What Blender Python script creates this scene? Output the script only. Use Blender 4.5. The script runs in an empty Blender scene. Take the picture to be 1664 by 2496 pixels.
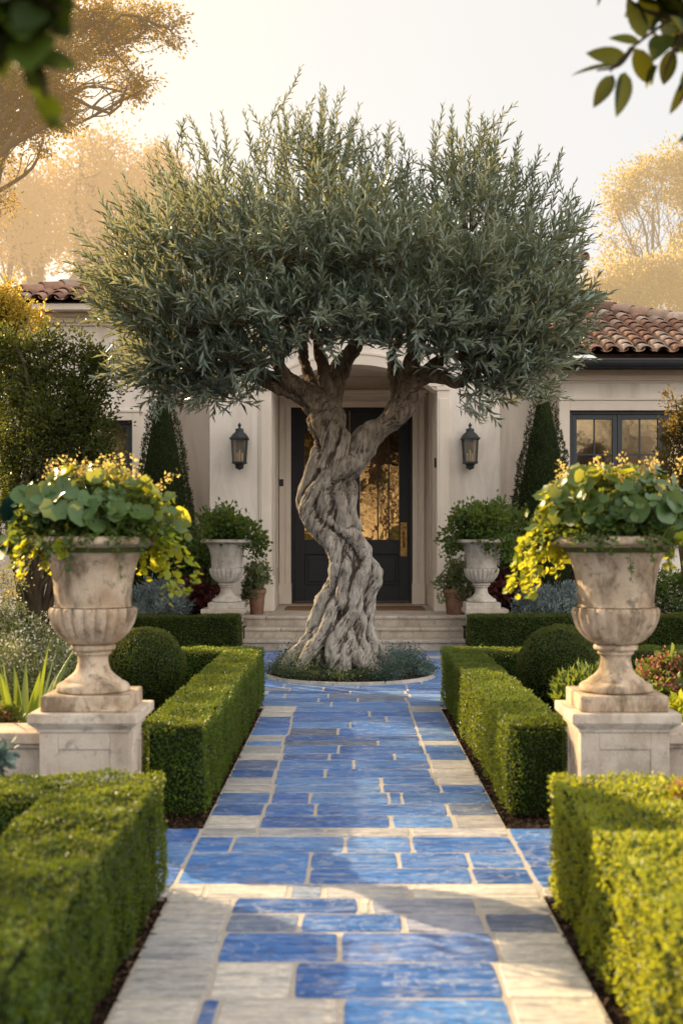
import bpy, math, random
import numpy as np
from mathutils import Vector, noise as mnoise

rng = np.random.default_rng(11)
random.seed(11)
scene = bpy.context.scene
COL = scene.collection
F, VX, HY, CH = 2888.0, 801.0, 1236.0, 1.5      # measured from the photo: focal, vanishing point, horizon, eye height


def P(px, py, Y):
    """point of the place at depth Y that the photo shows at px, py"""
    return np.array([(px - VX) * Y / F, Y, CH - (py - HY) * Y / F])


def PX(px, Y):
    return (px - VX) * Y / F


def PZ(py, Y):
    return CH - (py - HY) * Y / F


def YG(py):
    return CH * F / (py - HY)


# ------------------------------------------------------------------ mesh collector
class G:
    def __init__(s):
        s.v, s.n, s.f, s.m, s.sm, s.rnd, s.col = [], 0, [], [], [], [], []
        s.hascol = False

    def add(s, v, f, mat=0, rnd=0.5, col=None, smooth=True):
        v = np.asarray(v, float).reshape(-1, 3)
        k = len(v)
        s.v.append(v)
        s.rnd.append(np.broadcast_to(np.asarray(rnd, float), (k,)))
        if col is not None:
            s.hascol = True
            s.col.append(np.broadcast_to(np.asarray(col, float), (k, 3)))
        else:
            s.col.append(np.full((k, 3), .5))
        groups = {}
        if isinstance(f, np.ndarray):
            groups[f.shape[1]] = f
        else:
            for t in f:
                groups.setdefault(len(t), []).append(t)
        for kk, arr in groups.items():
            arr = np.asarray(arr, np.int64) + s.n
            s.f.append(arr)
            s.m.append(np.full(len(arr), mat, np.int32))
            s.sm.append(np.full(len(arr), smooth, bool))
        s.n += k

    def mesh(s, name):
        me = bpy.data.meshes.new(name)
        V = np.concatenate(s.v).astype(np.float32)
        me.vertices.add(len(V))
        me.vertices.foreach_set('co', V.ravel())
        li = np.concatenate([a.ravel() for a in s.f]).astype(np.int32)
        tot = np.concatenate([np.full(len(a), a.shape[1], np.int32) for a in s.f])
        st = np.concatenate([[0], np.cumsum(tot)[:-1]]).astype(np.int32)
        me.loops.add(len(li))
        me.loops.foreach_set('vertex_index', li)
        me.polygons.add(len(tot))
        me.polygons.foreach_set('loop_start', st)
        me.polygons.foreach_set('loop_total', tot)
        me.polygons.foreach_set('material_index', np.concatenate(s.m))
        me.polygons.foreach_set('use_smooth', np.concatenate(s.sm))
        a = me.attributes.new('rnd', 'FLOAT', 'POINT')
        a.data.foreach_set('value', np.concatenate(s.rnd).astype(np.float32))
        if s.hascol:
            c = np.concatenate(s.col)
            c = np.concatenate([c, np.ones((len(c), 1))], 1).astype(np.float32)
            a = me.attributes.new('col', 'FLOAT_COLOR', 'POINT')
            a.data.foreach_set('color', c.ravel())
        me.update(calc_edges=True)
        return me

    def build(s, name, mats, parent=None, bevel=0.0):
        me = s.mesh(name)
        for m in (mats if isinstance(mats, (list, tuple)) else [mats]):
            me.materials.append(m)
        o = bpy.data.objects.new(name, me)
        COL.objects.link(o)
        if parent is not None:
            o.parent = parent
            o.matrix_parent_inverse.identity()
            # every Empty here sits at the base of its thing: children are given in world coordinates
            root = parent
            off = Vector((0, 0, 0))
            while root is not None:
                off += root.location
                root = root.parent
            o.location = -off
        if bevel:
            b = o.modifiers.new('bevel', 'BEVEL')
            b.width, b.segments, b.limit_method, b.angle_limit = bevel, 2, 'ANGLE', math.radians(40)
        return o


def tag(o, label=None, cat=None, group=None, kind=None):
    if label: o['label'] = label
    if cat: o['category'] = cat
    if group: o['group'] = group
    if kind: o['kind'] = kind
    return o


def thing(name, label, cat, loc, group=None):
    o = bpy.data.objects.new(name, None)
    o.empty_display_size = .1
    o.location = loc
    COL.objects.link(o)
    return tag(o, label, cat, group)


# ------------------------------------------------------------------ shapes
def box(g, x0, x1, y0, y1, z0, z1, mat=0, rnd=.5, col=None):
    v = [(x, y, z) for z in (z0, z1) for y in (y0, y1) for x in (x0, x1)]
    f = [(0, 2, 3, 1), (4, 5, 7, 6), (0, 1, 5, 4), (2, 6, 7, 3), (0, 4, 6, 2), (1, 3, 7, 5)]
    g.add(v, f, mat, rnd, col, smooth=False)


def frame(g, x0, x1, y0, y1, z0, z1, w, mat=0, wb=None):
    """rectangular frame in the xz plane, butted corners"""
    wb = w if wb is None else wb
    box(g, x0, x0 + w, y0, y1, z0, z1, mat)
    box(g, x1 - w, x1, y0, y1, z0, z1, mat)
    box(g, x0 + w, x1 - w, y0, y1, z1 - w, z1, mat)
    if wb > 0:
        box(g, x0 + w, x1 - w, y0, y1, z0, z0 + wb, mat)


def norm(a):
    a = np.asarray(a, float)
    return a / (np.linalg.norm(a, axis=-1, keepdims=True) + 1e-12)


def smooth_line(pts, sub=4):
    """Catmull-Rom through the rows of pts"""
    p = np.asarray(pts, float)
    p = np.vstack([2 * p[0] - p[1], p, 2 * p[-1] - p[-2]])
    out = []
    for i in range(1, len(p) - 2):
        for t in np.arange(sub) / sub:
            a, b, c, d = p[i - 1], p[i], p[i + 1], p[i + 2]
            out.append(.5 * (2 * b + (c - a) * t + (2 * a - 5 * b + 4 * c - d) * t * t + (3 * b - a - 3 * c + d) * t ** 3))
    out.append(p[-2])
    return np.array(out)


def tube(g, pts, radii, n=8, mat=0, rnd=.5, cap=True):
    pts = np.asarray(pts, float)
    radii = np.broadcast_to(np.asarray(radii, float), (len(pts),))
    t = norm(np.gradient(pts, axis=0))
    ref = np.array([0, 0, 1.0]) if abs(t[0][2]) < .9 else np.array([1.0, 0, 0])
    u = norm(np.cross(t[0], ref))
    a = np.arange(n) / n * 2 * np.pi
    V = []
    for i in range(len(pts)):
        u = norm(u - t[i] * np.dot(u, t[i]))
        w = np.cross(t[i], u)
        V.append(pts[i] + radii[i] * (np.cos(a)[:, None] * u + np.sin(a)[:, None] * w))
    V = np.concatenate(V)
    i = np.arange(len(pts) - 1)[:, None] * n
    j = np.arange(n)[None, :]
    k = (j + 1) % n
    f = np.stack([i + j, i + k, i + n + k, i + n + j], -1).reshape(-1, 4)
    g.add(V, f, mat, rnd)
    if cap and n > 3:
        m = len(pts) * n
        g.add(V[m - n:], [tuple(range(n))], mat, rnd)
        g.add(V[:n], [tuple(range(n - 1, -1, -1))], mat, rnd)


def lathe(g, prof, c, n=64, mat=0, rfun=None, rnd=.5, sub=1):
    pr = np.asarray(prof, float)
    if sub > 1:
        pr = smooth_line(pr, sub)
    a = np.arange(n) / n * 2 * np.pi
    V = []
    for r, z in pr:
        rr = np.full(n, r) if rfun is None else rfun(a, r, z)
        V.append(np.stack([c[0] + rr * np.cos(a), c[1] + rr * np.sin(a), np.full(n, c[2] + z)], -1))
    V = np.concatenate(V)
    i = np.arange(len(pr) - 1)[:, None] * n
    j = np.arange(n)[None, :]
    k = (j + 1) % n
    f = np.stack([i + j, i + k, i + n + k, i + n + j], -1).reshape(-1, 4)
    g.add(V, f, mat, rnd)


def wob(p, k=1.0, seed=0, o=5):
    """cheap smooth pseudo-noise, about -1..1"""
    r = np.random.default_rng(seed)
    p = np.asarray(p, float) * k
    out = np.zeros(p.shape[:-1])
    for _ in range(o):
        d = r.normal(size=3) * r.uniform(.6, 1.8)
        out += np.sin(p @ d + r.uniform(0, 6.28))
    return out / o ** .5 / 1.2


# ------------------------------------------------------------------ leaves
def T_poly(rad, notch=0.0, cup=.08):
    n = len(rad)
    V = [(.5, 0, -cup)]
    for i in range(n):
        a = 2 * math.pi * i / n + math.pi
        r = rad[i]
        V.append((.5 + .5 * r * math.cos(a), .55 * r * math.sin(a), cup * (.4 * math.cos(3 * a) + r - .5)))
    f = [(0, i + 1, (i + 1) % n + 1) for i in range(n)]
    return np.array(V), f


def T_blade(n=7, power=.8, tipw=1.25, cup=.07):
    V = [(0, 0, 0)]
    for i in range(1, n):
        t = i / n
        w = .5 * math.sin(math.pi * t ** power) ** .8
        z = -.10 * t * t
        V += [(t, -w, z + cup * w * 2), (t, 0, z), (t, w, z + cup * w * 2)]
    V.append((1, 0, -.10))
    f = [(0, 1, 2), (0, 2, 3)]
    for i in range(n - 2):
        a = 1 + 3 * i
        f += [(a, a + 3, a + 4, a + 1), (a + 1, a + 4, a + 5, a + 2)]
    a = 1 + 3 * (n - 2)
    m = len(V) - 1
    f += [(a, m, a + 1), (a + 1, m, a + 2)]
    return np.array(V), f


TEMPL = {
    'blade': T_blade(),
    'diamond': (np.array([(0, 0, 0), (.45, -.5, .1), (1, 0, -.08), (.45, .5, .1)]), [(0, 1, 2), (0, 2, 3)]),
    'lance': (np.array([(0, 0, 0), (.28, -.42, .05), (.28, .42, .05), (.3, 0, 0), (.68, -.4, .03), (.68, .4, .03), (.68, 0, -.02), (1, 0, -.1)]),
              [(0, 1, 3), (0, 3, 2), (1, 4, 6, 3), (3, 6, 5, 2), (4, 7, 6), (6, 7, 5)]),
    'oval': (np.array([(0, 0, 0), (.15, -.3, .03), (.15, .3, .03), (.2, 0, -.02), (.45, -.5, .06), (.45, .5, .06), (.45, 0, -.02),
                       (.78, -.36, .03), (.78, .36, .03), (.75, 0, -.04), (1, 0, -.12)]),
             [(0, 1, 3), (0, 3, 2), (1, 4, 6, 3), (3, 6, 5, 2), (4, 7, 9, 6), (6, 9, 8, 5), (7, 10, 9), (9, 10, 8)]),
    'round': T_poly([.45, .95, 1.02, 1.0, 1.03, 1.0, .97, 1.06, .97, 1.0, 1.03, 1.0, 1.02, .95]),
    'wavy': T_poly([.4, .9, 1.1, .95, 1.12, .93, 1.08, .92, 1.15, .92, 1.08, .93, 1.12, .95, 1.1, .9], cup=.13),
    'lobed': T_poly([.35, .8, 1.1, .62, .75, 1.15, .7, .72, 1.3, .72, .7, 1.15, .75, .62, 1.1, .8], cup=.1),
}


def leaves(g, pos, d, nrm, L, W, mat=0, rnd=None, kind='diamond'):
    T, fs = TEMPL[kind]
    pos = np.asarray(pos, float)
    N = len(pos)
    if N == 0:
        return
    d = norm(d)
    nrm = np.asarray(nrm, float)
    n = norm(nrm - d * (nrm * d).sum(-1, keepdims=True))
    s = np.cross(d, n)
    L = np.broadcast_to(np.asarray(L, float), (N,))[:, None, None]
    W = np.broadcast_to(np.asarray(W, float), (N,))[:, None, None]
    V = pos[:, None, :] + T[None, :, 0:1] * L * d[:, None, :] + T[None, :, 1:2] * W * s[:, None, :] + T[None, :, 2:3] * L * n[:, None, :]
    k = len(T)
    if rnd is None:
        rnd = rng.random(N)
    base = (np.arange(N) * k)[:, None, None]
    rv = np.repeat(np.asarray(rnd, float), k)
    by = {}
    for t in fs:
        by.setdefault(len(t), []).append(t)
    V = V.reshape(-1, 3)
    n0 = g.n
    first = True
    for kk, arr in by.items():
        A = (base + np.array(arr)[None]).reshape(-1, kk)
        if first:
            g.add(V, A, mat, rv, smooth=True)
            first = False
        else:
            A = A + n0
            g.f.append(A); g.m.append(np.full(len(A), mat, np.int32)); g.sm.append(np.full(len(A), True))


def rdir(n):
    return norm(rng.normal(size=(n, 3)))


def crown(g, ells, nsub, sub_r, nleaf, L, W, mat=0, kind='diamond', shell=.45, up=.25, out=.6, flat=1.0, jit=.25):
    """leaf clumps spread through ellipsoids; returns clump centres per ellipsoid"""
    wts = np.array([(e[1][0] * e[1][1] * e[1][2]) ** (2 / 3) * (e[2] if len(e) > 2 else 1) for e in ells])
    cnt = np.maximum(2, np.round(wts / wts.sum() * nsub)).astype(int)
    subs = []
    for e, c in zip(ells, cnt):
        ce, r = np.array(e[0], float), np.array(e[1], float)
        dd = rdir(c)
        s = ce + dd * r * (rng.random((c, 1)) ** shell)
        subs.append(s)
        m = rng.poisson(nleaf, c)
        idx = np.repeat(np.arange(c), m)
        sc = sub_r * rng.uniform(.6, 1.35, c)
        off = rng.normal(size=(len(idx), 3)) * sc[idx][:, None] * .55 * np.array([1, 1, flat])
        p = s[idx] + off
        dirv = norm(norm(p - ce) * out + norm(off) * .5 + rdir(len(idx)) * .7 + np.array([0, 0, up]))
        cr = np.clip(rng.normal(.5, jit, c), 0, 1)
        leaves(g, p, dirv, rdir(len(idx)) + np.array([0, 0, .8]), L * rng.uniform(.65, 1.3, len(idx)), W * rng.uniform(.7, 1.2, len(idx)), mat,
               np.clip(cr[idx] + rng.normal(0, .18, len(idx)), 0, 1), kind)
    return subs


def limb(g, a, b, r0, r1, sag=.15, n=6, mat=0, seed=None):
    a, b = np.asarray(a, float), np.asarray(b, float)
    L = np.linalg.norm(b - a)
    k = 5
    t = np.linspace(0, 1, k)[:, None]
    p = a + (b - a) * t
    j = rng.normal(size=(k, 3)) * L * .06
    j[0] = j[-1] = 0
    p = p + j + np.array([0, 0, 1]) * (np.sin(t * np.pi) * L * sag)
    p = smooth_line(p, 3)
    tube(g, p, np.linspace(r0, r1, len(p)), n, mat)
    return p
# ------------------------------------------------------------------ materials
class NT:
    def __init__(s, name):
        s.m = bpy.data.materials.new(name)
        s.m.use_nodes = True
        s.t = s.m.node_tree
        s.t.nodes.clear()
        s.out = s.t.nodes.new('ShaderNodeOutputMaterial')

    def n(s, typ, **kw):
        nd = s.t.nodes.new('ShaderNode' + typ)
        for k, v in kw.items():
            if k.startswith('i_'):
                key = k[2:].replace('_', ' ')
                nd.inputs[key].default_value = v
            else:
                setattr(nd, k, v)
        return nd

    def l(s, a, b):
        s.t.links.new(a, b)

    def coords(s, scale=(1, 1, 1)):
        tc = s.n('TexCoord')
        mp = s.n('Mapping')
        mp.inputs['Scale'].default_value = scale
        s.l(tc.outputs['Object'], mp.inputs['Vector'])
        return mp.outputs['Vector']

    def noise(s, vec, scale, detail=5, rough=.55, dist=0.0):
        nd = s.n('TexNoise')
        nd.inputs['Scale'].default_value = scale
        nd.inputs['Detail'].default_value = detail
        nd.inputs['Roughness'].default_value = rough
        nd.inputs['Distortion'].default_value = dist
        s.l(vec, nd.inputs['Vector'])
        return nd.outputs['Fac']

    def ramp(s, fac, stops):
        nd = s.n('ValToRGB')
        cr = nd.color_ramp
        while len(cr.elements) < len(stops):
            cr.elements.new(.5)
        for e, (p, c) in zip(cr.elements, stops):
            e.position = p
            e.color = (*c, 1) if len(c) == 3 else c
        s.l(fac, nd.inputs['Fac'])
        return nd.outputs['Color']

    def mix(s, fac, a, b, mode='MIX'):
        nd = s.n('Mix', data_type='RGBA', blend_type=mode)
        if isinstance(fac, (int, float)):
            nd.inputs[0].default_value = fac
        else:
            s.l(fac, nd.inputs[0])
        for i, x in ((6, a), (7, b)):
            if isinstance(x, tuple):
                nd.inputs[i].default_value = (*x, 1)
            else:
                s.l(x, nd.inputs[i])
        return nd.outputs[2]

    def math(s, op, a, b=0.0):
        nd = s.n('Math', operation=op)
        for i, x in ((0, a), (1, b)):
            if isinstance(x, (int, float)):
                nd.inputs[i].default_value = x
            else:
                s.l(x, nd.inputs[i])
        return nd.outputs[0]

    def bump(s, h, strength=.3, dist=.01):
        nd = s.n('Bump')
        nd.inputs['Strength'].default_value = strength
        nd.inputs['Distance'].default_value = dist
        s.l(h, nd.inputs['Height'])
        return nd.outputs['Normal']

    def pbr(s, col, rough=.7, spec=.3, normal=None, metal=0.0):
        b = s.n('BsdfPrincipled')
        if isinstance(col, tuple):
            b.inputs['Base Color'].default_value = (*col, 1)
        else:
            s.l(col, b.inputs['Base Color'])
        if isinstance(rough, (int, float)):
            b.inputs['Roughness'].default_value = rough
        else:
            s.l(rough, b.inputs['Roughness'])
        b.inputs['Specular IOR Level'].default_value = spec
        b.inputs['Metallic'].default_value = metal
        if normal is not None:
            s.l(normal, b.inputs['Normal'])
        return b.outputs[0]

    def end(s, sh):
        s.l(sh, s.out.inputs['Surface'])
        return s.m


def leaf_mat(name, dark, light, back=None, trans=(.3, .35, .05), tf=.35, rough=.5, spec=.25, haze=None, mid=None, tvar=False):
    t = NT(name)
    at = t.n('Attribute', attribute_name='rnd')
    stops = [(0.0, dark), (1.0, light)] if mid is None else [(0.0, dark), (.55, mid), (1.0, light)]
    c = t.ramp(at.outputs['Fac'], stops)
    if back is not None:
        ge = t.n('NewGeometry')
        c = t.mix(ge.outputs['Backfacing'], c, back)
    sh = t.pbr(c, rough, spec)
    tr = t.n('BsdfTranslucent')
    tr.inputs['Color'].default_value = (*trans, 1)
    ms = t.n('MixShader')
    ms.inputs[0].default_value = tf
    if tvar:                                              # pale leaves let more light through, so painted sunlit sides glow
        t.l(t.math('MULTIPLY', at.outputs['Fac'], tf * 1.7), ms.inputs[0])
    t.l(sh, ms.inputs[1]); t.l(tr.outputs[0], ms.inputs[2])
    sh = ms.outputs[0]
    if haze:  # haze imitated by a glow mixed into the leaf
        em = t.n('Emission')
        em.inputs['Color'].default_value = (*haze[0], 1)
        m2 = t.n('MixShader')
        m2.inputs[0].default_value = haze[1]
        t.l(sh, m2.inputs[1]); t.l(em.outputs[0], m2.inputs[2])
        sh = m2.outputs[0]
    return t.end(sh)


def bark_mat(name, a, b, haze=None, scale=14):
    t = NT(name)
    v = t.coords((1, 1, .25))
    f = t.noise(v, scale, 6, .6)
    c = t.ramp(f, [(.3, a), (.7, b)])
    sh = t.pbr(c, .9, .1, t.bump(f, .6, .02))
    if haze:  # same painted haze glow, for far bark
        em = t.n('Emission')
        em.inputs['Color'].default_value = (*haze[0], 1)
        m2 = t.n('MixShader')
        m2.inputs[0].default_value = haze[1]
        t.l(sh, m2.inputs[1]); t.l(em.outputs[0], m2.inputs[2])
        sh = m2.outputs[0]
    return t.end(sh)


def stone_mat(name, base, pale, stain, sscale=6.0, amount=.55, bump=.35, grime=(.12, .10, .075), rough=.85, edge=False):
    t = NT(name)
    v = t.coords()
    big = t.noise(v, sscale, 6, .6, .4)
    c = t.ramp(big, [(.32, base), (.62, pale)])
    s2 = t.noise(t.coords((1.0, 1.0, .45)), sscale * 1.15, 8, .68, .25)
    k = t.ramp(s2, [(.47, (0, 0, 0)), (.60, (amount,) * 3)])
    c = t.mix(k, c, stain)
    s3 = t.noise(v, sscale * 3.1, 8, .7, .2)
    k3 = t.ramp(s3, [(.54, (0, 0, 0)), (.66, (amount * .85,) * 3)])
    c = t.mix(k3, c, grime)
    fine = t.noise(v, 90, 4, .7)
    c = t.mix(.35, c, t.ramp(fine, [(.3, (.55, .53, .5)), (.7, (1, 1, 1))]), 'MULTIPLY')
    h = t.math('ADD', t.math('MULTIPLY', fine, .35), t.math('MULTIPLY', t.noise(v, 22, 6, .65), .8))
    return t.end(t.pbr(c, rough, .25, t.bump(h, bump, .012)))


M = {}
M['urn'] = stone_mat('weathered_stone', (.41, .295, .195), (.63, .51, .385), (.18, .13, .085), 6.0, .85)
M['urn_far'] = stone_mat('pale_weathered_stone', (.46, .41, .35), (.60, .55, .48), (.28, .245, .2), 7.0, .5)
M['pedestal'] = stone_mat('pedestal_limestone', (.54, .435, .335), (.66, .575, .47), (.35, .275, .205), 3.4, .6, .25)
M['steps'] = stone_mat('step_limestone', (.44, .375, .3), (.58, .51, .43), (.30, .25, .2), 4.0, .5, .25)
M['curb'] = stone_mat('curb_stone', (.35, .33, .3), (.5, .47, .43), (.25, .23, .2), 6, .4)

t = NT('lime_plaster')
v = t.coords()
f = t.noise(v, 1.3, 6, .6, .3)
c = t.ramp(f, [(.3, (.80, .715, .62)), (.7, (.87, .79, .70))])
st = t.noise(t.coords((1, 1, .22)), 2.6, 6, .65, .5)
c = t.mix(t.ramp(st, [(.46, (0, 0, 0)), (.70, (.6, .6, .6))]), c, (.50, .42, .34))
geo = t.n('NewGeometry')
sx = t.n('SeparateXYZ'); t.l(geo.outputs['Position'], sx.inputs[0])
spl = t.math('SUBTRACT', t.math('MULTIPLY', t.noise(v, 5, 6, .7), 1.5), sx.outputs[2])
c = t.mix(t.ramp(spl, [(0, (0, 0, 0)), (.6, (.5, .5, .5))]), c, (.36, .29, .22))
fn = t.noise(v, 60, 4, .6)
M['plaster'] = t.end(t.pbr(c, .9, .15, t.bump(t.math('ADD', fn, t.noise(v, 6, 5, .6)), .18, .01)))

t = NT('carved_trim_stone')
v = t.coords()
f = t.noise(v, 2.2, 6, .6, .3)
c = t.ramp(f, [(.3, (.73, .63, .52)), (.7, (.81, .715, .605))])
M['trim'] = t.end(t.pbr(c, .85, .2, t.bump(t.noise(v, 40, 5, .6), .15, .008)))


def paint_mat(name, col, rough=.4, spec=.4):
    t = NT(name)
    v = t.coords()
    f = t.noise(v, 9, 5, .6)
    c = t.mix(t.ramp(f, [(.35, (0, 0, 0)), (.75, (.5, .5, .5))]), col, tuple(x * 1.7 + .004 for x in col))
    return t.end(t.pbr(c, t.math('ADD', t.math('MULTIPLY', f, .25), rough - .1), spec, t.bump(t.noise(v, 70, 3), .05, .004)))


M['door'] = paint_mat('black_door_paint', (.010, .011, .013), .42)
M['sash'] = paint_mat('charcoal_window_paint', (.028, .034, .04), .45)
M['gutter'] = paint_mat('dark_metal_gutter', (.022, .024, .027), .4)
M['lantern'] = paint_mat('aged_dark_bronze', (.022, .026, .026), .5)
t = NT('brass')
v = t.coords()
M['brass'] = t.end(t.pbr(t.ramp(t.noise(v, 30), [(.3, (.20, .11, .035)), (.7, (.42, .25, .09))]), .35, .5, None, 1.0))

t = NT('window_glass')
v = t.coords()
d = t.pbr((.012, .010, .008), .2, .2)
gl = t.n('BsdfGlossy'); gl.inputs['Color'].default_value = (.95, .70, .38, 1); gl.inputs['Roughness'].default_value = .05
t.l(t.bump(t.noise(v, 3.5, 2, .5), .035, .05), gl.inputs['Normal'])
ms = t.n('MixShader'); ms.inputs[0].default_value = .23
t.l(d, ms.inputs[1]); t.l(gl.outputs[0], ms.inputs[2])
M['glass'] = t.end(ms.outputs[0])

t = NT('golden_reflection_glass')
v = t.coords()
d = t.pbr((.020, .011, .004), .2, .2)
gl = t.n('BsdfGlossy'); gl.inputs['Color'].default_value = (.95, .56, .20, 1); gl.inputs['Roughness'].default_value = .03  # golden reflection put into the tint of the gloss
t.l(t.bump(t.noise(v, 4.5, 2, .5), .06, .05), gl.inputs['Normal'])
ms = t.n('MixShader'); ms.inputs[0].default_value = .33
t.l(d, ms.inputs[1]); t.l(gl.outputs[0], ms.inputs[2])
M['dglass'] = t.end(ms.outputs[0])

t = NT('lantern_glass')
tr = t.n('BsdfTransparent'); tr.inputs['Color'].default_value = (.86, .82, .76, 1)
gl = t.n('BsdfGlossy'); gl.inputs['Roughness'].default_value = .08
di = t.n('BsdfDiffuse'); di.inputs['Color'].default_value = (.6, .55, .48, 1)
ms = t.n('MixShader'); ms.inputs[0].default_value = .22
m2 = t.n('MixShader'); m2.inputs[0].default_value = .5
t.l(gl.outputs[0], m2.inputs[1]); t.l(di.outputs[0], m2.inputs[2])
t.l(tr.outputs[0], ms.inputs[1]); t.l(m2.outputs[0], ms.inputs[2])
M['lglass'] = t.end(ms.outputs[0])
t = NT('candle_wax')
M['candle'] = t.end(t.pbr(t.ramp(t.noise(t.coords(), 40), [(.3, (.55, .43, .26)), (.7, (.72, .6, .4))]), .6, .3))

t = NT('clay_roof_tile')
at = t.n('Attribute', attribute_name='rnd')
c = t.ramp(at.outputs['Fac'], [(0, (.13, .075, .055)), (.3, (.26, .13, .085)), (.55, (.36, .205, .14)), (.8, (.36, .27, .21)), (1, (.50, .38, .30))])
v = t.coords()
f = t.noise(v, 9, 7, .65)
c = t.mix(t.ramp(f, [(.45, (0, 0, 0)), (.7, (.65, .65, .65))]), c, (.17, .13, .10))
M['tile'] = t.end(t.pbr(c, .8, .3, t.bump(t.noise(v, 45, 5), .3, .01)))
t = NT('dark_roof_underlay')
M['underlay'] = t.end(t.pbr(t.ramp(t.noise(t.coords(), 8), [(.3, (.05, .03, .022)), (.7, (.10, .06, .045))]), .9, .1))
t = NT('terracotta')
v = t.coords()
M['terracotta'] = t.end(t.pbr(t.ramp(t.noise(v, 9, 6, .65), [(.3, (.16, .085, .055)), (.7, (.28, .155, .105))]), .85, .15, t.bump(t.noise(v, 50), .2, .006)))
t = NT('coir_mat')
v = t.coords()
M['coir'] = t.end(t.pbr(t.ramp(t.noise(v, 70, 4), [(.3, (.12, .065, .03)), (.7, (.26, .15, .08))]), .95, .05, t.bump(t.noise(v, 150), .6, .01)))

# paving: colour of each slab from its own attribute, mineral streaks and mottling on top
t = NT('flagstone')
at = t.n('Attribute', attribute_name='col')
v = t.coords((1, 1, 1))
streak = t.noise(t.coords((1.6, 9, 1)), 2.4, 8, .66, 1.1)
c = t.mix(t.ramp(streak, [(.38, (.85, .85, .85)), (.54, (0, 0, 0))]), at.outputs['Color'], t.mix(1.0, at.outputs['Color'], (.42, .46, .55), 'MULTIPLY'))
c = t.mix(t.ramp(streak, [(.55, (0, 0, 0)), (.70, (.55, .55, .55))]), c, (.40, .42, .46))
mot = t.noise(v, 26, 7, .7, .3)
c = t.mix(.55, c, t.ramp(mot, [(.34, (.45, .48, .55)), (.62, (1.2, 1.17, 1.12))]), 'MULTIPLY')
dirt = t.noise(v, 3.4, 7, .7, .4)
c = t.mix(t.ramp(dirt, [(.56, (0, 0, 0)), (.74, (.55, .55, .55))]), c, (.33, .29, .24))
h = t.math('ADD', t.math('MULTIPLY', streak, .8), t.math('MULTIPLY', mot, .35))
wv = t.noise(t.coords((1.0, 2.2, 1)), 3.1, 6, .6, 1.6)
vein = t.math('ABSOLUTE', t.math('SUBTRACT', wv, .5))
c = t.mix(t.ramp(vein, [(.0, (.55, .55, .55)), (.022, (0, 0, 0))]), c, (.52, .52, .53))
ro = t.ramp(mot, [(.3, (.30, .30, .30)), (.7, (.52, .52, .52))])
M['flag'] = t.end(t.pbr(c, ro, .4, t.bump(h, .28, .012)))
t = NT('sandy_grout')
v = t.coords()
M['grout'] = t.end(t.pbr(t.ramp(t.noise(v, 60, 5, .7), [(.3, (.36, .32, .27)), (.7, (.52, .47, .41))]), .95, .1, t.bump(t.noise(v, 120), .5, .006)))
t = NT('dark_soil')
v = t.coords()
f = t.noise(v, 28, 8, .75)
M['soil'] = t.end(t.pbr(t.ramp(f, [(.3, (.016, .010, .007)), (.7, (.060, .038, .025))]), .95, .1, t.bump(f, .9, .03)))
t = NT('bark_mulch')
at = t.n('Attribute', attribute_name='rnd')
M['mulch'] = t.end(t.pbr(t.ramp(at.outputs['Fac'], [(0, (.018, .010, .007)), (.7, (.075, .042, .026)), (1, (.16, .095, .055))]), .85, .2))

# olive bark: pale grey below, browner above, darker in the furrows ('rnd' holds furrow depth)
t = NT('olive_bark')
v = t.coords()
at = t.n('Attribute', attribute_name='rnd')
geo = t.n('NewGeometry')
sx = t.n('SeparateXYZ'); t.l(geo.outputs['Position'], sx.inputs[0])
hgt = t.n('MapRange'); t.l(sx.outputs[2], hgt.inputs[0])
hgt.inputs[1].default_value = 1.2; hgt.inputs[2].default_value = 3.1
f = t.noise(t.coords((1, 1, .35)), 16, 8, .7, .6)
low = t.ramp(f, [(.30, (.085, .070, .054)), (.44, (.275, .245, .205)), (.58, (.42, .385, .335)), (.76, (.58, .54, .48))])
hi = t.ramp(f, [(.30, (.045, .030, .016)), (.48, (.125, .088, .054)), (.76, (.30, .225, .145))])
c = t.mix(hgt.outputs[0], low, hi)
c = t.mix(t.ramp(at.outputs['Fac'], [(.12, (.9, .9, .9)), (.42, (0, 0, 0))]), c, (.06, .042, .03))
h = t.math('ADD', t.math('MULTIPLY', f, 1.0), t.math('MULTIPLY', t.noise(t.coords((1, 1, .5)), 60, 6, .7), .5))
M['olive_bark'] = t.end(t.pbr(c, .88, .2, t.bump(h, 1.0, .035)))

M['olive_leaf'] = leaf_mat('olive_leaf', (.022, .052, .044), (.25, .325, .265), (.25, .31, .26), (.48, .46, .18), .26, .34, .7, mid=(.080, .142, .112))
M['olive_twig'] = bark_mat('olive_twig', (.09, .07, .045), (.2, .16, .1))
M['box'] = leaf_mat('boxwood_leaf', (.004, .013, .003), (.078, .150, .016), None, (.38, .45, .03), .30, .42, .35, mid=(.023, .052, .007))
M['boxlit'] = leaf_mat('sunlit_boxwood_leaf', (.005, .016, .003), (.125, .20, .018), None, (.72, .74, .05), .37, .40, .4, mid=(.034, .074, .009))  # lighter copy of the box leaf, sunlight put into its colour
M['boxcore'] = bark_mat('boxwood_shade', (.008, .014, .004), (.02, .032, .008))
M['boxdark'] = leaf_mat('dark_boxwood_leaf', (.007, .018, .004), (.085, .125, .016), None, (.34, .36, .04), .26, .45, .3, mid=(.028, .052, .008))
M['cypress'] = leaf_mat('cypress_leaf', (.006, .013, .006), (.038, .056, .020), None, (.2, .22, .05), .2, .55, .2)
M['shrub'] = leaf_mat('dark_shrub_leaf', (.009, .018, .006), (.070, .088, .022), None, (.28, .31, .04), .24, .5, .25)
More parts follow.
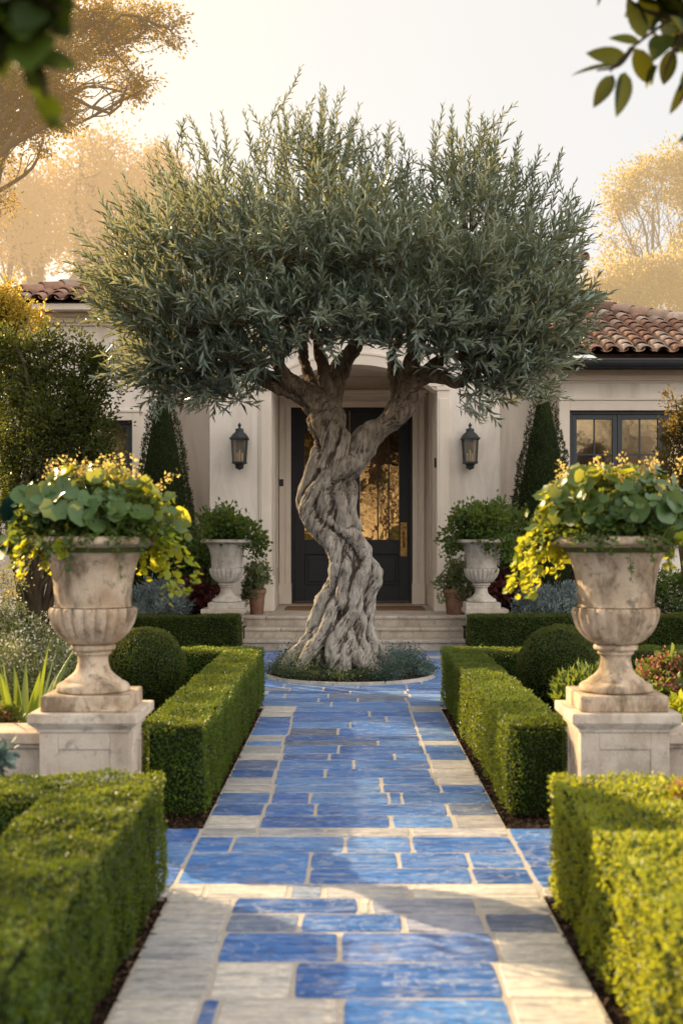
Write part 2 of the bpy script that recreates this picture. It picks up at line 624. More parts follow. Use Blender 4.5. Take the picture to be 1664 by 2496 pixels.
M['sunlit_shrub'] = leaf_mat('sunlit_shrub_leaf', (.07, .075, .012), (.34, .27, .04), None, (.85, .62, .10), .5, .5, .25)  # sun on the shrub top put into the leaf colour
M['broad'] = leaf_mat('broad_leaf', (.007, .030, .025), (.15, .245, .022), (.055, .11, .03), (.66, .62, .03), .36, .40, .35, mid=(.016, .058, .026), tvar=True)
M['lime'] = leaf_mat('lime_leaf', (.05, .11, .015), (.28, .35, .03), None, (.80, .74, .05), .42, .45, .35, mid=(.17, .25, .02))
M['ivy'] = leaf_mat('ivy_leaf', (.008, .026, .009), (.065, .13, .028), None, (.35, .42, .05), .3, .4, .4)
M['blossom'] = leaf_mat('golden_blossom', (.40, .30, .06), (.75, .62, .25), None, (.95, .7, .2), .5, .6, .2)
M['silver'] = leaf_mat('silver_leaf', (.12, .16, .16), (.36, .43, .43), None, (.3, .34, .3), .2, .7, .15)
M['white'] = leaf_mat('white_petal', (.50, .46, .36), (.80, .77, .70), None, (.8, .75, .6), .4, .6, .2)
M['greygreen'] = leaf_mat('grey_green_leaf', (.05, .075, .04), (.21, .25, .13), None, (.45, .45, .14), .3, .6, .2)
M['red'] = leaf_mat('burgundy_leaf', (.020, .008, .010), (.12, .035, .035), None, (.3, .07, .05), .25, .5, .3)
M['sedum'] = leaf_mat('dusky_pink_flower', (.20, .07, .055), (.48, .22, .16), None, (.7, .3, .15), .3, .7, .15)
M['strap'] = leaf_mat('strap_leaf', (.018, .048, .012), (.11, .19, .030), None, (.45, .52, .05), .3, .35, .5)
M['cover'] = leaf_mat('creeping_leaf', (.018, .034, .016), (.085, .115, .06), None, (.2, .25, .08), .2, .6, .2)
M['coverblue'] = leaf_mat('blue_creeping_leaf', (.04, .075, .07), (.14, .20, .185), None, (.2, .25, .2), .2, .6, .2)
M['stem'] = bark_mat('green_stem', (.04, .06, .015), (.12, .12, .04))
M['bark'] = bark_mat('brown_bark', (.03, .022, .014), (.09, .065, .042))
M['fgleaf'] = leaf_mat('glossy_overhang_leaf', (.007, .018, .003), (.045, .07, .008), None, (.26, .26, .02), .12, .55, .2)

M['fgdark'] = leaf_mat('dark_overhang_leaf', (.007, .015, .002), (.045, .075, .008), None, (.20, .26, .02), .2, .6, .15)
HZL = (.385, .262, .142)  # colour of the glow that stands in for haze
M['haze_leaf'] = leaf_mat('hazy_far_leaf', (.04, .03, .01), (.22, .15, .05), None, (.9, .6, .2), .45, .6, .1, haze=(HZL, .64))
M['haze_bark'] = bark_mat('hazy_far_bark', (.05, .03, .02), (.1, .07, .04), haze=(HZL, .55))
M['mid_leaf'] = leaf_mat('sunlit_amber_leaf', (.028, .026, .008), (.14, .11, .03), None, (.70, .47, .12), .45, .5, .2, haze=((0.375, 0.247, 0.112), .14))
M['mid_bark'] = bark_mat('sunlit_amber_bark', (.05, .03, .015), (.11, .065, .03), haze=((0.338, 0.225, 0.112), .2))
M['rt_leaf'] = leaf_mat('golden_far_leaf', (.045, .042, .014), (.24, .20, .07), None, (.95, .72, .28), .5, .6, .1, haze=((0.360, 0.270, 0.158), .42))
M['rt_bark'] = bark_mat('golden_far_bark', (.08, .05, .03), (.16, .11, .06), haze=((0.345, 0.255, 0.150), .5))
M['plain_leaf'] = leaf_mat('roadside_leaf', (.018, .020, .005), (.10, .075, .018), None, (.4, .27, .05), .3, .5, .2)
# ------------------------------------------------------------------ ground, paving
AX = 0.035
g = G()
n = 60
xs = np.sign(np.linspace(-1, 1, n)) * np.abs(np.linspace(-1, 1, n)) ** 3 * 260
ys = xs + 15
X, Y = np.meshgrid(xs, ys)
i = np.arange(n - 1)[:, None] * n + np.arange(n - 1)[None]
g.add(np.stack([X, Y, np.full_like(X, -.03)], -1), np.stack([i, i + 1, i + n + 1, i + n], -1).reshape(-1, 4))
tag(g.build('ground', M['soil']), kind='structure')

BL = [(.060, .190, .52), (.085, .250, .62), (.040, .135, .40), (.125, .285, .62), (.05, .165, .50), (.075, .21, .52), (.15, .30, .60)]
SL = [(.13, .17, .27), (.10, .15, .30), (.17, .22, .33)]
CR = [(.68, .62, .54), (.62, .57, .51), (.72, .66, .57), (.58, .55, .52)]
GC = [(.46, .445, .43), (.52, .49, .45)]


def pick(lst):
    c = np.array(lst[rng.integers(len(lst))]) * rng.uniform(.88, 1.1)
    return tuple(c)


def slab(g, pts, col, gap=.0065, h=.0):
    """one hand cut stone: worn outline, eased edge"""
    p = np.asarray(pts, float)
    c = p.mean(0)
    p = p + rng.normal(0, .0022, p.shape)
    ring = []
    m = len(p)
    for i in range(m):
        a, b = p[i], p[(i + 1) % m]
        L = np.linalg.norm(b - a)
        k = max(2, int(L / .05))
        e = (b - a) / L
        nn = np.array([e[1], -e[0]])
        q = wob(np.stack([np.linspace(0, L, k + 1)[:-1] * 9, np.full(k, a[0] * 13), np.full(k, a[1] * 13)], -1), 1.0, 3) * .0016
        for j in range(k):
            t = j / k
            pt = a + (b - a) * t - nn * gap - nn * q[j] * min(1, 4 * t * (1 - t) + .3)
            if j == 0:                                    # worn corner
                pt = pt + norm(c - a) * .012
            ring.append(pt)
    ring = np.array(ring)
    ring_out = ring
    ci = norm(c - ring)
    ring_in = ring + ci * .006
    k = len(ring)
    tilt = rng.normal(0, .0016, 2)
    zt = h + (ring_in - c) @ tilt
    top = np.concatenate([ring_in, zt[:, None]], 1)
    mid = np.concatenate([ring_out, (zt - .0055)[:, None]], 1)
    low = np.concatenate([ring_out, np.full((k, 1), -.02)], 1)
    g.add(top, [tuple(range(k))], 0, .5, col, smooth=False)
    V = np.concatenate([top, mid, low])
    a = np.arange(k); b = (a + 1) % k
    f = np.concatenate([np.stack([a + k, b + k, b, a], -1), np.stack([a + 2 * k, b + 2 * k, b + k, a + k], -1)])
    g.add(V, f, 0, .5, col, smooth=False)


def rect(g, x0, x1, y0, y1, col, **k):
    slab(g, [(x0, y0), (x1, y0), (x1, y1), (x0, y1)], col, **k)


g = G()
XL, XR, IL, IR = -.755, .812, -.472, .530
# rows read off the photo: (far y, near y, [(x0, x1, colour)...]) in photo pixels; the joints in metres at the row's middle
cb, cc, cg, cs = BL, CR, GC, SL
ROWS = [
    (2293, 2368, [(None, 452, cc), (452, 498, [BL[2]]), (498, 782, cc), (782, 1176, [BL[1]]), (1176, None, cc)]),
    (2210, 2293, [(None, 486, cg), (486, 672, cc), (672, 1150, [BL[2]]), (1150, None, [CR[2]])]),
    (2141, 2210, [(None, 504, cg), (504, 779, [BL[0]]), (779, 1140, [(.11, .21, .50)]), (1140, None, [CR[2]])]),
    (2098, 2141, [(None, 518, cg), (518, 688, [SL[2]]), (688, 926, [BL[0]]), (926, 1112, [(.33, .35, .45)]), (1112, None, [SL[0]])]),
    (2062, 2098, [(None, 532, cc), (532, 824, [BL[2]]), (824, 849, cc), (849, 1096, [(.34, .36, .44)]), (1096, None, cg)]),
    (2030, 2062, [(None, 470, cc), (470, 664, cc), (664, 742, [(.30, .36, .46)]), (742, 942, cc), (942, None, [CR[2]])]),
    (1994, 2030, [(None, 405, None), (405, 707, [BL[1]]), (707, 1083, [BL[0]]), (1083, 1222, [BL[2]])]),
    (1958, 1994, [(405, 707, 'merge'), (710, 916, [BL[5]]), (916, 1076, [BL[0]]), (1076, 1206, [BL[5]])]),
    (1921, 1958, [(None, 533, [BL[0]]), (533, 792, [BL[3]]), (792, 945, [BL[3]]), (945, None, [BL[0]])]),
    (1901, 1921, [(None, 592, cg), (592, 747, [(.45, .45, .46)]), (747, 942, cg), (942, None, cc)]),
    (1873, 1901, [(None, 598, cc), (598, 898, [BL[2]]), (898, 1041, [BL[3]]), (1041, None, cg)]),
    (1846, 1873, [(None, 608, [BL[2]]), (608, 724, [BL[0]]), (724, 1028, [BL[0]]), (1028, None, [SL[0]])]),
    (1820, 1846, [(None, 622, [BL[5]]), (622, 712, [BL[4]]), (712, 892, [BL[3]]), (892, 922, [BL[5]]), (922, None, [BL[5]])]),
    (1802, 1820, [(None, 628, cc), (628, 876, [BL[6]]), (876, 1012, [BL[2]]), (1012, None, [BL[4]])]),
    (1786, 1802, [(None, 628, cg), (628, 876, [BL[3]]), (876, 1000, [BL[0]]), (1000, None, cc)]),
    (1766, 1786, [(None, 632, [BL[2]]), (632, 746, [BL[0]]), (746, 990, [BL[0]]), (990, None, cc)]),
    (1745, 1766, [(None, 640, [SL[1]]), (640, 812, [BL[1]]), (812, 988, [BL[0]]), (988, None, cg)]),
]
for ya, yb, tiles in ROWS:
    Y0, Y1 = YG(yb), YG(ya)
    ym = .5 * (Y0 + Y1)
    for x0, x1, c in tiles:
        if c is None or c == 'merge':
            continue
        a = XL if x0 is None else PX(x0, ym)
        b = XR if x1 is None else PX(x1, ym)
        y1 = Y1
        if ya == 1994 and x0 == 405:
            y1 = YG(1958)
            a, b = XL, b
        a, b = max(a, XL), min(b, XR)
        if x1 is None and b - a > .6:                     # long edge stones were cut in two
            m_ = IR
            rect(g, a, m_, Y0, y1, pick(c)); rect(g, m_, b, Y0, y1, pick(c)); continue
        rect(g, a, b, Y0, y1, pick(c))
# the rows between the long hedges, and the court around the tree
y = YG(1745)
r_ = 0
while y < 16.75:
    h = rng.uniform(.20, .36)
    if 16.78 - (y + h) < .15:
        h = 16.78 - y
    if y < 11.05:
        lc = pick(CR if rng.random() < .3 else (GC if rng.random() < .3 else BL))
        rc = pick(CR if rng.random() < .25 else (GC if rng.random() < .3 else BL))
        il, ir = IL + rng.normal(0, .006), IR + rng.normal(0, .006)
        rect(g, XL, il, y, y + h, lc); rect(g, ir, XR, y, y + h, rc)
        x, xe = il, ir
    else:
        x, xe = -1.40, 1.50
    while x < xe - .01:
        w = rng.uniform(.30, .85)
        if xe - (x + w) < .22:
            w = xe - x
        pale = rng.random()
        rect(g, x, x + w, y, y + h, pick(BL) if pale > .12 else pick(SL + GC[:1]))
        x += w
    y += h
    r_ += 1
# side walk that crosses in front of the pedestals: crazy paving in blue with a cream kerb course
for sgn, xa in ((-1, XL), (1, XR)):
    ye = [5.40, 5.62, 5.98, 6.25, 6.50]
    x = xa
    k = 0
    while abs(x) < 4.2:
        w = rng.uniform(.45, .8)
        xn = x + sgn * w
        cuts = sorted(rng.uniform(5.62, 6.3, 2)) if k else [5.76, 6.22]
        if cuts[1] - cuts[0] < .2:
            cuts[1] = cuts[0] + .25
        sk = rng.normal(0, .05, 4)
        lo = [(x, 5.40), (xn, 5.40), (xn, cuts[0] + sk[0]), (x, cuts[0] + (sk[1] if k else 0))]
        mi = [(x, lo[3][1]), (xn, lo[2][1]), (xn, cuts[1] + sk[2]), (x, cuts[1] + sk[3])]
        hi = [(x, mi[3][1]), (xn, mi[2][1]), (xn, 6.50), (x, 6.50)]
        for q in (lo, mi, hi):
            slab(g, q if sgn > 0 else q[::-1], pick(BL))
        rect(g, min(x, xn), max(x, xn), 5.26, 5.40, pick(CR))
        x = xn
        k += 1
path = g.build('garden_path', M['flag'])
tag(path, kind='structure')
g = G()
for (x0, x1, y0, y1) in ((XL, XR, 2.2, 11.05), (-1.40, 1.50, 11.05, 16.785), (-4.2, XL, 5.26, 6.5), (XR, 4.2, 5.26, 6.5)):
    g.add([(x0, y0, -.0026), (x1, y0, -.0026), (x1, y1, -.0026), (x0, y1, -.0026)], [(0, 1, 2, 3)], smooth=False)
tag(g.build('path_bedding', M['grout']), kind='structure')
# stones nearer than the frame, so that the path does not begin at its edge
g = G()
y = 2.2
while y < YG(2368) - .02:
    h = min(.32, YG(2368) - y)
    for a, b, c in ((XL, IL, CR), (IL, .05, BL), (.05, IR, BL), (IR, XR, CR)):
        rect(g, a, b, y, y + h, pick(c))
    y += h
tag(g.build('garden_path', M['flag']), kind='structure')

# bark mulch along the hedges
g = G()
N = 15000
side = rng.integers(0, 2, N)
yy = rng.uniform(3.2, 11.3, N)
xx = np.where(side == 0, XL - rng.random(N) ** 1.3 * .42, XR + rng.random(N) ** 1.3 * .42)
ok = (yy < 5.25) | (yy > 6.52)
pp = np.stack([xx, yy, rng.uniform(-.026, .004, N)], -1)[ok]
d = rdir(len(pp)); d[:, 2] *= .35
leaves(g, pp, d, rdir(len(pp)) * .6 + np.array([0, 0, 1]), rng.uniform(.012, .042, len(pp)), rng.uniform(.006, .016, len(pp)), 0)
tag(g.build('bark_mulch', M['mulch']), 'dark bark mulch strip between paving and hedges', None, None, 'stuff')

# ------------------------------------------------------------------ clipped hedges
def surface_points(boxes, dens, r=.035, bottom=.0):
    out_p, out_n = [], []
    for bi, b in enumerate(boxes):
        lo = np.array([b[0], b[2], b[4]]); hi = np.array([b[1], b[3], b[5]])
        s = hi - lo
        faces = [(0, 0), (0, 1), (1, 0), (1, 1), (2, 1)]
        for ax, sd in faces:
            o = [k for k in range(3) if k != ax]
            area = s[o[0]] * s[o[1]]
            m = rng.poisson(area * dens)
            p = lo + rng.random((m, 3)) * s
            p[:, ax] = hi[ax] if sd else lo[ax]
            keep = np.ones(m, bool)
            for bj, c in enumerate(boxes):
                if bj == bi:
                    continue
                e = .004
                keep &= ~((p[:, 0] > c[0] - e) & (p[:, 0] < c[1] + e) & (p[:, 1] > c[2] - e) & (p[:, 1] < c[3] + e) & (p[:, 2] < c[5] - .001))
                # coplanar tops: nothing to drop
                if ax == 2:
                    keep |= (p[:, 2] >= c[5] - .001)
            p = p[keep]
            nn = np.zeros_like(p); nn[:, ax] = 1 if sd else -1
            # eased arrises, only where the box really ends
            q = np.clip(p, lo + r, hi - r); q[:, 2] = np.minimum(p[:, 2], hi[2] - r)
            q[:, 2] = np.where(p[:, 2] > hi[2] - r, hi[2] - r, p[:, 2])
            if len(boxes) == 1:
                dd = p - q
                dn = np.linalg.norm(dd, axis=1, keepdims=True)
                ok = dn[:, 0] > 1e-6
                nn[ok] = dd[ok] / dn[ok]
                p = np.where(ok[:, None], q + nn * r, p)
            out_p.append(p); out_n.append(nn)
    return np.concatenate(out_p), np.concatenate(out_n)


def hedge(name, label, boxes, dens, L, mat='box', group=None, lump=.012):
    cx = np.mean([(b[0] + b[1]) / 2 for b in boxes]); cy = np.mean([(b[2] + b[3]) / 2 for b in boxes])
    p, nn = surface_points(boxes, dens)
    big = wob(p, 7.0, 5) * lump + wob(p, 26.0, 9) * lump * .55 + wob(p * np.array([1, 1, .12]), 34.0, 4) * lump * .5 * (1 - np.abs(nn[:, 2:3][:, 0]))
    p = p + nn * (big - L * .35 + rng.normal(0, L * .22, len(p)))[:, None]
    stray = rng.random(len(p)) < .02
    p[stray] += nn[stray] * rng.uniform(.2, 1.2, (stray.sum(), 1)) * L
    d = norm(nn * .55 + rdir(len(p)) * .75 + np.array([0, 0, .35]))
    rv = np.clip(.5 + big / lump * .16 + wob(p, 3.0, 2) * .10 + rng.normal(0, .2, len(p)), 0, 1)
    g = G()
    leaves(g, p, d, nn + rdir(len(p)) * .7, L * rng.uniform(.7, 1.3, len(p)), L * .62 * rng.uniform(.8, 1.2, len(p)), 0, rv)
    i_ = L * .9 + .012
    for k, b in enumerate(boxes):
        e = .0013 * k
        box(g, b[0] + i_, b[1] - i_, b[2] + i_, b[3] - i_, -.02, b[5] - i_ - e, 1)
    for k in range(int(len(boxes) * 14)):                 # woody stems at the foot
        b = boxes[k % len(boxes)]
        x, y_ = rng.uniform(b[0] + .05, b[1] - .05), rng.uniform(b[2] + .05, b[3] - .05)
        tube(g, [(x, y_, -.02), (x + rng.normal(0, .02), y_ + rng.normal(0, .02), .25)], [.008, .005], 5, 2)
    o = g.build(name, [M[mat], M['boxcore'], M['bark']])
    return tag(o, label, 'hedge', group)


hedge('box_hedge', 'near left clipped box hedge with blurred lower end beside the mulch strip', [(-1.21, -.80, 2.25, 5.42, 0, .475), (-4.2, -1.21, 4.98, 5.42, 0, .475)], 11500, .0165, 'box', lump=.017)
hedge('box_hedge', 'near right clipped box hedge, its path face bright yellow in the low sun', [(.865, 1.30, 2.25, 5.42, 0, .475), (1.30, 4.3, 4.98, 5.42, 0, .475)], 11500, .0165, 'boxlit', lump=.017)
hedge('box_hedge', 'long left clipped hedge along the blue path, right of the left front pedestal', [(-1.115, -.79, 6.84, 11.66, 0, .488), (-3.9, -1.115, 11.30, 11.66, 0, .488)], 9000, .0175)
hedge('box_hedge', 'long right clipped hedge along the blue path, left of the right front pedestal', [(.868, 1.19, 6.84, 11.66, 0, .488), (1.19, 4.2, 11.30, 11.66, 0, .488)], 9000, .0175)
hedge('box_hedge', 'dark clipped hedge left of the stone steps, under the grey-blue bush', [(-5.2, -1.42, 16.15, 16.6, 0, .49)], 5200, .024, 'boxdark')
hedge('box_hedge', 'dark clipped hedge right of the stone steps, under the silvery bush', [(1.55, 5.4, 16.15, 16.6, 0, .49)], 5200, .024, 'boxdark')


def ball(label, c, r, squash=1.0):
    N = int(4 * math.pi * r * r * 8500)
    d = rdir(N)
    p = np.array(c) + d * r * np.array([1, 1, squash])
    big = wob(p, 9, 7) * .010 + wob(p, 30, 3) * .008
    p = p + d * (big + rng.normal(0, .005, N))[:, None]
    g = G()
    dd = norm(d * .6 + rdir(N) * .8 + np.array([0, 0, .25]))
    leaves(g, p, dd, d + rdir(N) * .7, .0185 * rng.uniform(.7, 1.3, N), .0115, 0, np.clip(.45 + big * 13 + rng.normal(0, .2, N), 0, 1))
    lathe(g, [(.01, -r * .93), (r * .6, -r * .72), (r * .93, 0), (r * .66, r * .66), (.01, r * .93)], c, 24, 1, sub=3)
    tube(g, [(c[0], c[1], -.02), (c[0], c[1], c[2])], .03, 6, 2)
    tag(g.build('topiary_ball', [M['boxdark'], M['boxcore'], M['bark']]), label, 'topiary')


ball('clipped ball topiary half hidden behind the left front urn', P(335, 1532, 10.3), .315)
ball('clipped ball topiary half hidden behind the right front urn', P(1284, 1532, 10.3), .335)


def cone(label, x, y, r, z1, seed):
    N = 20000
    t = 1 - np.sqrt(rng.random(N))                        # more leaves low down where it is wide
    a = rng.random(N) * 2 * np.pi
    prof = r * np.clip((1 - t) ** .74, 0, 1) * (1 - .25 * np.exp(-t * 9)) + .012
    d = np.stack([np.cos(a), np.sin(a), np.full(N, .28)], -1)
    p = np.stack([x + prof * np.cos(a), y + prof * np.sin(a), .12 + t * (z1 - .12)], -1)
    big = wob(p, 6, seed) * .02 + wob(p, 17, seed + 1) * .018
    p = p + d * (big + rng.normal(0, .014, N))[:, None]
    g = G()
    dd = norm(d * .5 + rdir(N) * .5 + np.array([0, 0, .7]))
    leaves(g, p, dd, d + rdir(N) * .6, .042 * rng.uniform(.7, 1.4, N), .018, 0, np.clip(.42 + big * 8 + rng.normal(0, .2, N), 0, 1))
    k = np.linspace(0, .97, 12)
    lathe(g, [(r * (1 - q) ** .8 * .9 * (1 - .25 * math.exp(-q * 9)), .15 + q * (z1 - .2)) for q in k], (x, y, 0), 24, 1)
    tube(g, [(x, y, -.03), (x, y, .5)], .05, 7, 2)
    tag(g.build('cone_topiary', [M['cypress'], M['boxcore'], M['bark']]), label, 'topiary')


cone('tall dark conical evergreen left of the portico by the small window', PX(374, 17.9), 17.9, .66, PZ(862, 17.9), 3)
cone('tall dark conical evergreen right of the portico by the large window', PX(1247, 17.9), 17.9, .72, PZ(872, 17.9), 8)

# ------------------------------------------------------------------ pedestals, walls, urns
def prism_panel(g, x0, x1, y, z0, z1, d, w, face):
    """raised border around a sunk field on a face looking -y ('y') or +-x"""
    pass


def pedestal(label, x0, x1, y0, y1, z1, mat, sunk=True, cap=.055):
    c = ((x0 + x1) / 2, (y0 + y1) / 2, 0)
    t = thing('stone_pedestal', label, 'pedestal', c)
    g = G()
    m = .028
    # body with a sunk panel on every side
    e = .008
    box(g, x0 + e, x1 - e, y0 + e, y1 - e, -.03, z1 - .1, 0)
    w = .095
    zb, zt = .12, z1 - .19
    for (a0, a1, side) in ((x0, x1, 'f'), (x0, x1, 'b'), (y0, y1, 'l'), (y0, y1, 'r')):
        for (u0, u1, q0, q1) in ((a0, a0 + w, -.03, z1 - .1), (a1 - w, a1, -.03, z1 - .1), (a0 + w, a1 - w, zt, z1 - .1), (a0 + w, a1 - w, -.03, zb)):
            if side == 'f':
                box(g, u0, u1, y0, y0 + e + .001, q0, q1, 0)
            elif side == 'b':
                box(g, u0, u1, y1 - e - .001, y1, q0, q1, 0)
            elif side == 'l':
                box(g, x0 - .0006, x0 + e, max(u0, y0 + .001), min(u1, y1 - .001), q0, q1, 0)
            else:
                box(g, x1 - e, x1 + .0006, max(u0, y0 + .001), min(u1, y1 - .001), q0, q1, 0)
    g.build('pedestal_body', M[mat], t, .003)
    g = G()
    box(g, x0 - .012, x1 + .012, y0 - .012, y1 + .012, z1 - .1, z1 - .082, 0)
    k = 4
    for i in range(k):                                    # cavetto under the cap
        q = .012 + .03 * (i + 1) / k
        box(g, x0 - q, x1 + q, y0 - q, y1 + q, z1 - .082 + i * (.082 - cap) / k, z1 - .082 + (i + 1) * (.082 - cap) / k, 0)
    g.build('cornice', M[mat], t, .002)
    g = G()
    q = .052
    box(g, x0 - q, x1 + q, y0 - q, y1 + q, z1 - cap, z1, 0)
    g.build('cap_slab', M[mat], t, .008)
    return c


pedestal('cream stone pedestal with blotched cap at front left, carrying the left front urn', -1.585, -1.128, 6.45, 6.91, .605, 'pedestal')
pedestal('cream stone pedestal with sunlit left face at front right, carrying the right front urn', 1.188, 1.642, 6.45, 6.91, .605, 'pedestal')
pedestal('pale pedestal at the left end of the steps, carrying the small left urn', -1.90, -1.435, 16.62, 17.1, .56, 'steps')
pedestal('pale pedestal at the right end of the steps, carrying the small right urn', 1.585, 2.05, 16.62, 17.1, .56, 'steps')

URN = [(.146, .000), (.190, .004), (.193, .020), (.186, .038), (.166, .050), (.150, .056), (.146, .064), (.122, .082), (.095, .108), (.082, .145),
       (.079, .175), (.083, .192), (.094, .198), (.096, .206), (.094, .212), (.100, .218), (.113, .222), (.117, .234), (.112, .246), (.100, .250)]
BOWL = [(.106, .252), (.140, .266), (.178, .300), (.208, .345), (.224, .390), (.229, .420), (.224, .438), (.218, .446)]
BELL = [(.206, .450), (.200, .456), (.199, .485), (.203, .530), (.210, .590), (.222, .650), (.240, .705), (.263, .745), (.284, .765),
        (.300, .772), (.330, .776), (.343, .782), (.346, .797), (.340, .812), (.328, .820), (.312, .821), (.298, .815), (.290, .800), (.25, .775), (.02, .77)]


def urn(label, x, y, z, s, mat, rot=0.0):
    t = thing('stone_urn', label, 'urn', (x, y, z))
    g = G()
    h = .083 * s
    hw = .226 * s
    box(g, x - hw, x + hw, y - hw, y + hw, z, z + h)
    g.build('square_plinth', M[mat], t, .008 * s)
    z += h
    g = G()
    lathe(g, [(r * s, q * s) for r, q in URN], (x, y, z), 72, 0, sub=2)
    g.build('stem', M[mat], t)
    g = G()

    def lobes(a, r, q):
        k = min(1.0, max(0.0, (q / s - .255) / .05)) * min(1.0, max(0.0, (.447 - q / s) / .012))
        return r * (1 - .13 * k * (1 - np.abs(np.cos(a * 11 + rot)) ** .38) + .012 * k)
    lathe(g, [(r * s, q * s) for r, q in BOWL], (x, y, z), 220, 0, lobes, sub=3)
    g.build('fluted_bowl', M[mat], t)
    g = G()

    def worn(a, r, q):
        k = 1.0 if q / s > .77 else .25
        return r * (1 + .006 * k * np.sin(a * 5 + rot * 3) + .005 * k * np.sin(a * 13 + q * 40))
    lathe(g, [(r * s, q * s) for r, q in BELL], (x, y, z), 110, 0, worn, sub=2)
    g.build('bell_and_rim', M[mat], t)
    return z + .8 * s


urn('large weathered stone urn with fluted bowl on the left front pedestal', -1.357, 6.68, .605, 1.0, 'urn', .3)
urn('large weathered stone urn, left edge sunlit, on the right front pedestal', 1.415, 6.68, .605, 1.0, 'urn', 1.4)
urn('smaller pale stone urn left of the front steps', PX(521, 16.86), 16.86, .56, 1.02, 'urn_far', .1)
urn('smaller pale stone urn right of the front steps', PX(1105, 16.86), 16.86, .56, 1.02, 'urn_far', .9)

for lab, x0, x1 in (('low cream garden wall left of the left front pedestal', -4.6, -1.60), ('low cream garden wall right of the right front pedestal', 1.66, 4.8)):
    t = thing('low_wall', lab, 'wall', ((x0 + x1) / 2, 6.72, 0))
    g = G(); box(g, x0, x1, 6.60, 6.86, -.03, .40); g.build('wall_body', M['pedestal'], t, .004)
    g = G(); box(g, x0, x1, 6.575, 6.885, .40, .425); box(g, x0, x1, 6.55, 6.91, .425, .485); g.build('coping', M['pedestal'], t, .008)
# ------------------------------------------------------------------ planting in the urns
def vine(gl, gs, start, out, drop, n, L, mat=0, kind='lobed', spread=.03):
    """a trailing shoot with leaves along it"""
    p0 = np.asarray(start, float)
    pts = [p0, p0 + out * .35 + np.array([0, 0, .03]), p0 + out * .8 + np.array([0, 0, -.05]), p0 + out + np.array([0, 0, -drop * .6]), p0 + out * 1.02 + np.array([0, 0, -drop])]
    pts = np.array(pts) + np.vstack([[0, 0, 0], rng.normal(0, .018, (4, 3))])
    c = smooth_line(pts, 6)
    tube(gs, c, np.linspace(.003, .0012, len(c)), 4, 1, cap=False)
    t = np.sort(rng.random(n) ** .8)
    i = np.clip((t * (len(c) - 1)).astype(int), 0, len(c) - 2)
    p = c[i] + rng.normal(0, spread * .35, (n, 3))
    o = norm(out * np.array([1, 1, 0]) + 1e-6)
    d = norm(o * .5 + rdir(n) * .9 + np.array([0, 0, -.35]))
    nr = o * .7 + np.array([0, 0, .7]) + rdir(n) * .5
    sz = L * rng.uniform(.55, 1.25, n) * (1 - .35 * t)
    leaves(gl, p, d, nr, sz, sz * .95, mat, np.clip(rng.normal(.5, .25, n), 0, 1), kind)


